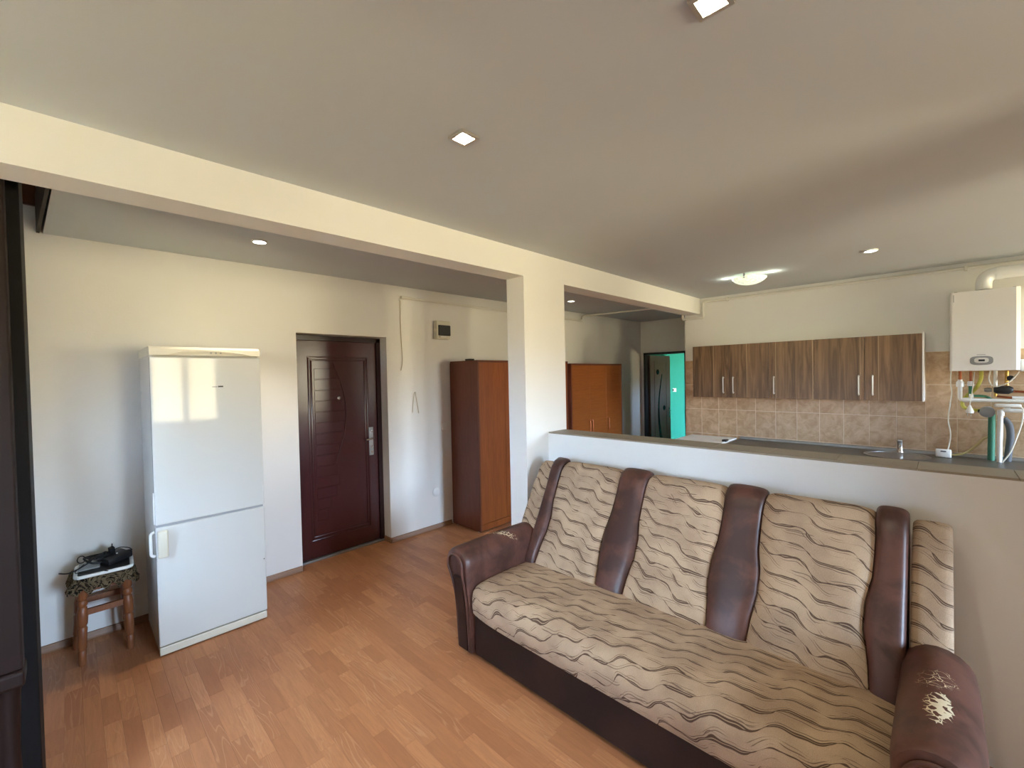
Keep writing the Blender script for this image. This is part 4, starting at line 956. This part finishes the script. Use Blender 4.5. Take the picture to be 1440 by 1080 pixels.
obj('white_end', T([(0.415, Yq, 1.380), (0.60, Yq, 1.376)], 0.014, 10), 'white_plastic', p, True)
obj('brass_tail', T([(0.385, Yq, 1.61), (0.385, Yq, 1.47)], 0.012, 10), 'brass', p, True); obj('white_tail', T([(0.322, Yq, 1.61), (0.322, Yq, 1.46)], 0.013, 10), 'white_plastic', p, True)
obj('cap_nut', L([(0.022, -0.02), (0.022, 0.02)], (0.405, Yq-0.01, 1.545), 1, 12), 'dark_plastic', p, True)
tag(obj('looped_cord', T(smooth_path([(0.292, Yq-0.02, 1.612), (0.282, Yq-0.03, 1.54), (0.300, Yq-0.04, 1.485), (0.335, Yq-0.05, 1.478), (0.40, Yq-0.06, 1.52), (0.449, Yq-0.07, 1.60)], 8), 0.0048, 7), 'cord_white', None, True, (0.36, Yq, 1.48)), 'white cord looping under the right half of the boiler', 'cord')
sd = thing('side_cover', 'white plastic cover on the wall right of the boiler', 'cover', (0.55, 5.5, 1.65))
obj('case', rbox(0.456, 0.62, 5.42, YK-0.011, 1.60, 1.70, 0.006), 'white_plastic', sd); obj('lid', rbox(0.456, 0.62, 5.412, 5.42, 1.604, 1.696, 0.003), 'white_plastic', sd)

# ================================================================ LAMPS
def light(loc, w, col, size=1.9, rad=0.035, blend=0.7, kind='SPOT'):
    l = bpy.data.lights.new('lamp_light', kind); l.energy = w; l.color = col; l.shadow_soft_size = rad
    if kind == 'SPOT': l.spot_size = size; l.spot_blend = blend
    o = bpy.data.objects.new('lamp_light', l); C.objects.link(o); o.location = loc; return o
def downlight(x, y, square, label, w, col, rz=0.0, cone=1.9, blend=0.7):
    t = thing('downlight', label, 'downlight', (x, y, ZC-0.012), 'recessed ceiling lamps')
    bm = BM()
    if square:
        h = 0.043
        for a in ((-h, h, -h, -h+0.012), (-h, h, h-0.012, h), (-h, -h+0.012, -h+0.012, h-0.012), (h-0.012, h, -h+0.012, h-0.012)): box(bm, a[0], a[1], a[2], a[3], -0.008, 0.012)
        bm.transform(Matrix.Translation((x, y, ZC-0.002)) @ Matrix.Rotation(rz, 4, 'Z')); obj('trim_frame', bm, 'brushed_nickel', t)
    else:
        obj('trim_ring', tube(BM(), [(x+0.042*math.cos(2*PI*k/28), y+0.042*math.sin(2*PI*k/28), ZC-0.004) for k in range(29)], 0.007, 8), 'white_enamel', t, True)
    b = L([(0.030, 0), (0.028, -0.010), (0.018, -0.015), (0.004, -0.017)], (x, y, ZC+0.004), 2, 18); obj('bulb', b, 'lamp_warm' if square else 'lamp_white', t, True)
    light((x, y, ZC-0.03), w, col, cone, 0.035, blend)
warm = (1.0, 0.87, 0.66); neut = (1.0, 0.90, 0.74)
downlight(-1.318, 1.096, True, 'square-framed ceiling lamp shining in the middle of the living room', SPOT_W, warm, 0.02)
downlight(-0.410, 1.150, True, 'square-framed ceiling lamp cut by the top edge of the picture', SPOT_W, warm, 0.02)
downlight(-0.402, 4.450, False, 'round ceiling lamp near the kitchen wall above the sink', SPOT_W*0.2, neut)
downlight(-3.235, 0.913, False, 'round ceiling lamp in the hall above the refrigerator', SPOT_W*1.9, neut, 0.0, 1.65, 0.6)
downlight(-3.338, 4.473, False, 'round ceiling lamp in the hall seen past the column', SPOT_W*0.15, neut)
dl = thing('ceiling_lamp', 'pale green glass dome lamp on the kitchen ceiling', 'ceiling lamp', (-1.33, 4.70, ZC-0.07))
dx_, dy_ = -1.335, 4.66
obj('base_plate', L([(0.055, 0), (0.055, -0.02)], (dx_, dy_, ZC), 2, 24), 'white_enamel', dl)
bowl = [(0.150, -0.030), (0.148, -0.036), (0.130, -0.055), (0.100, -0.074), (0.060, -0.087), (0.012, -0.092)]
obj('glass_bowl', L(bowl, (dx_, dy_, ZC), 2, 36), 'dome_glass', dl, True)
for k in range(3):
    a = 0.5+k*2*PI/3; obj('bowl_clip', rbox(dx_+0.14*math.cos(a)-0.008, dx_+0.14*math.cos(a)+0.008, dy_+0.14*math.sin(a)-0.008, dy_+0.14*math.sin(a)+0.008, ZC-0.045, ZC, 0.003), 'chrome', dl)
light((dx_, dy_, ZC-0.12), DOME_W*0.6, (0.95, 1.0, 0.80), 2.6, 0.12, 1.0)
light((dx_+0.20, dy_, ZC-0.035), DOME_W*0.05, (0.95, 1.0, 0.80), kind='POINT', rad=0.03)
light((dx_-0.20, dy_, ZC-0.035), DOME_W*0.05, (0.95, 1.0, 0.80), kind='POINT', rad=0.03)
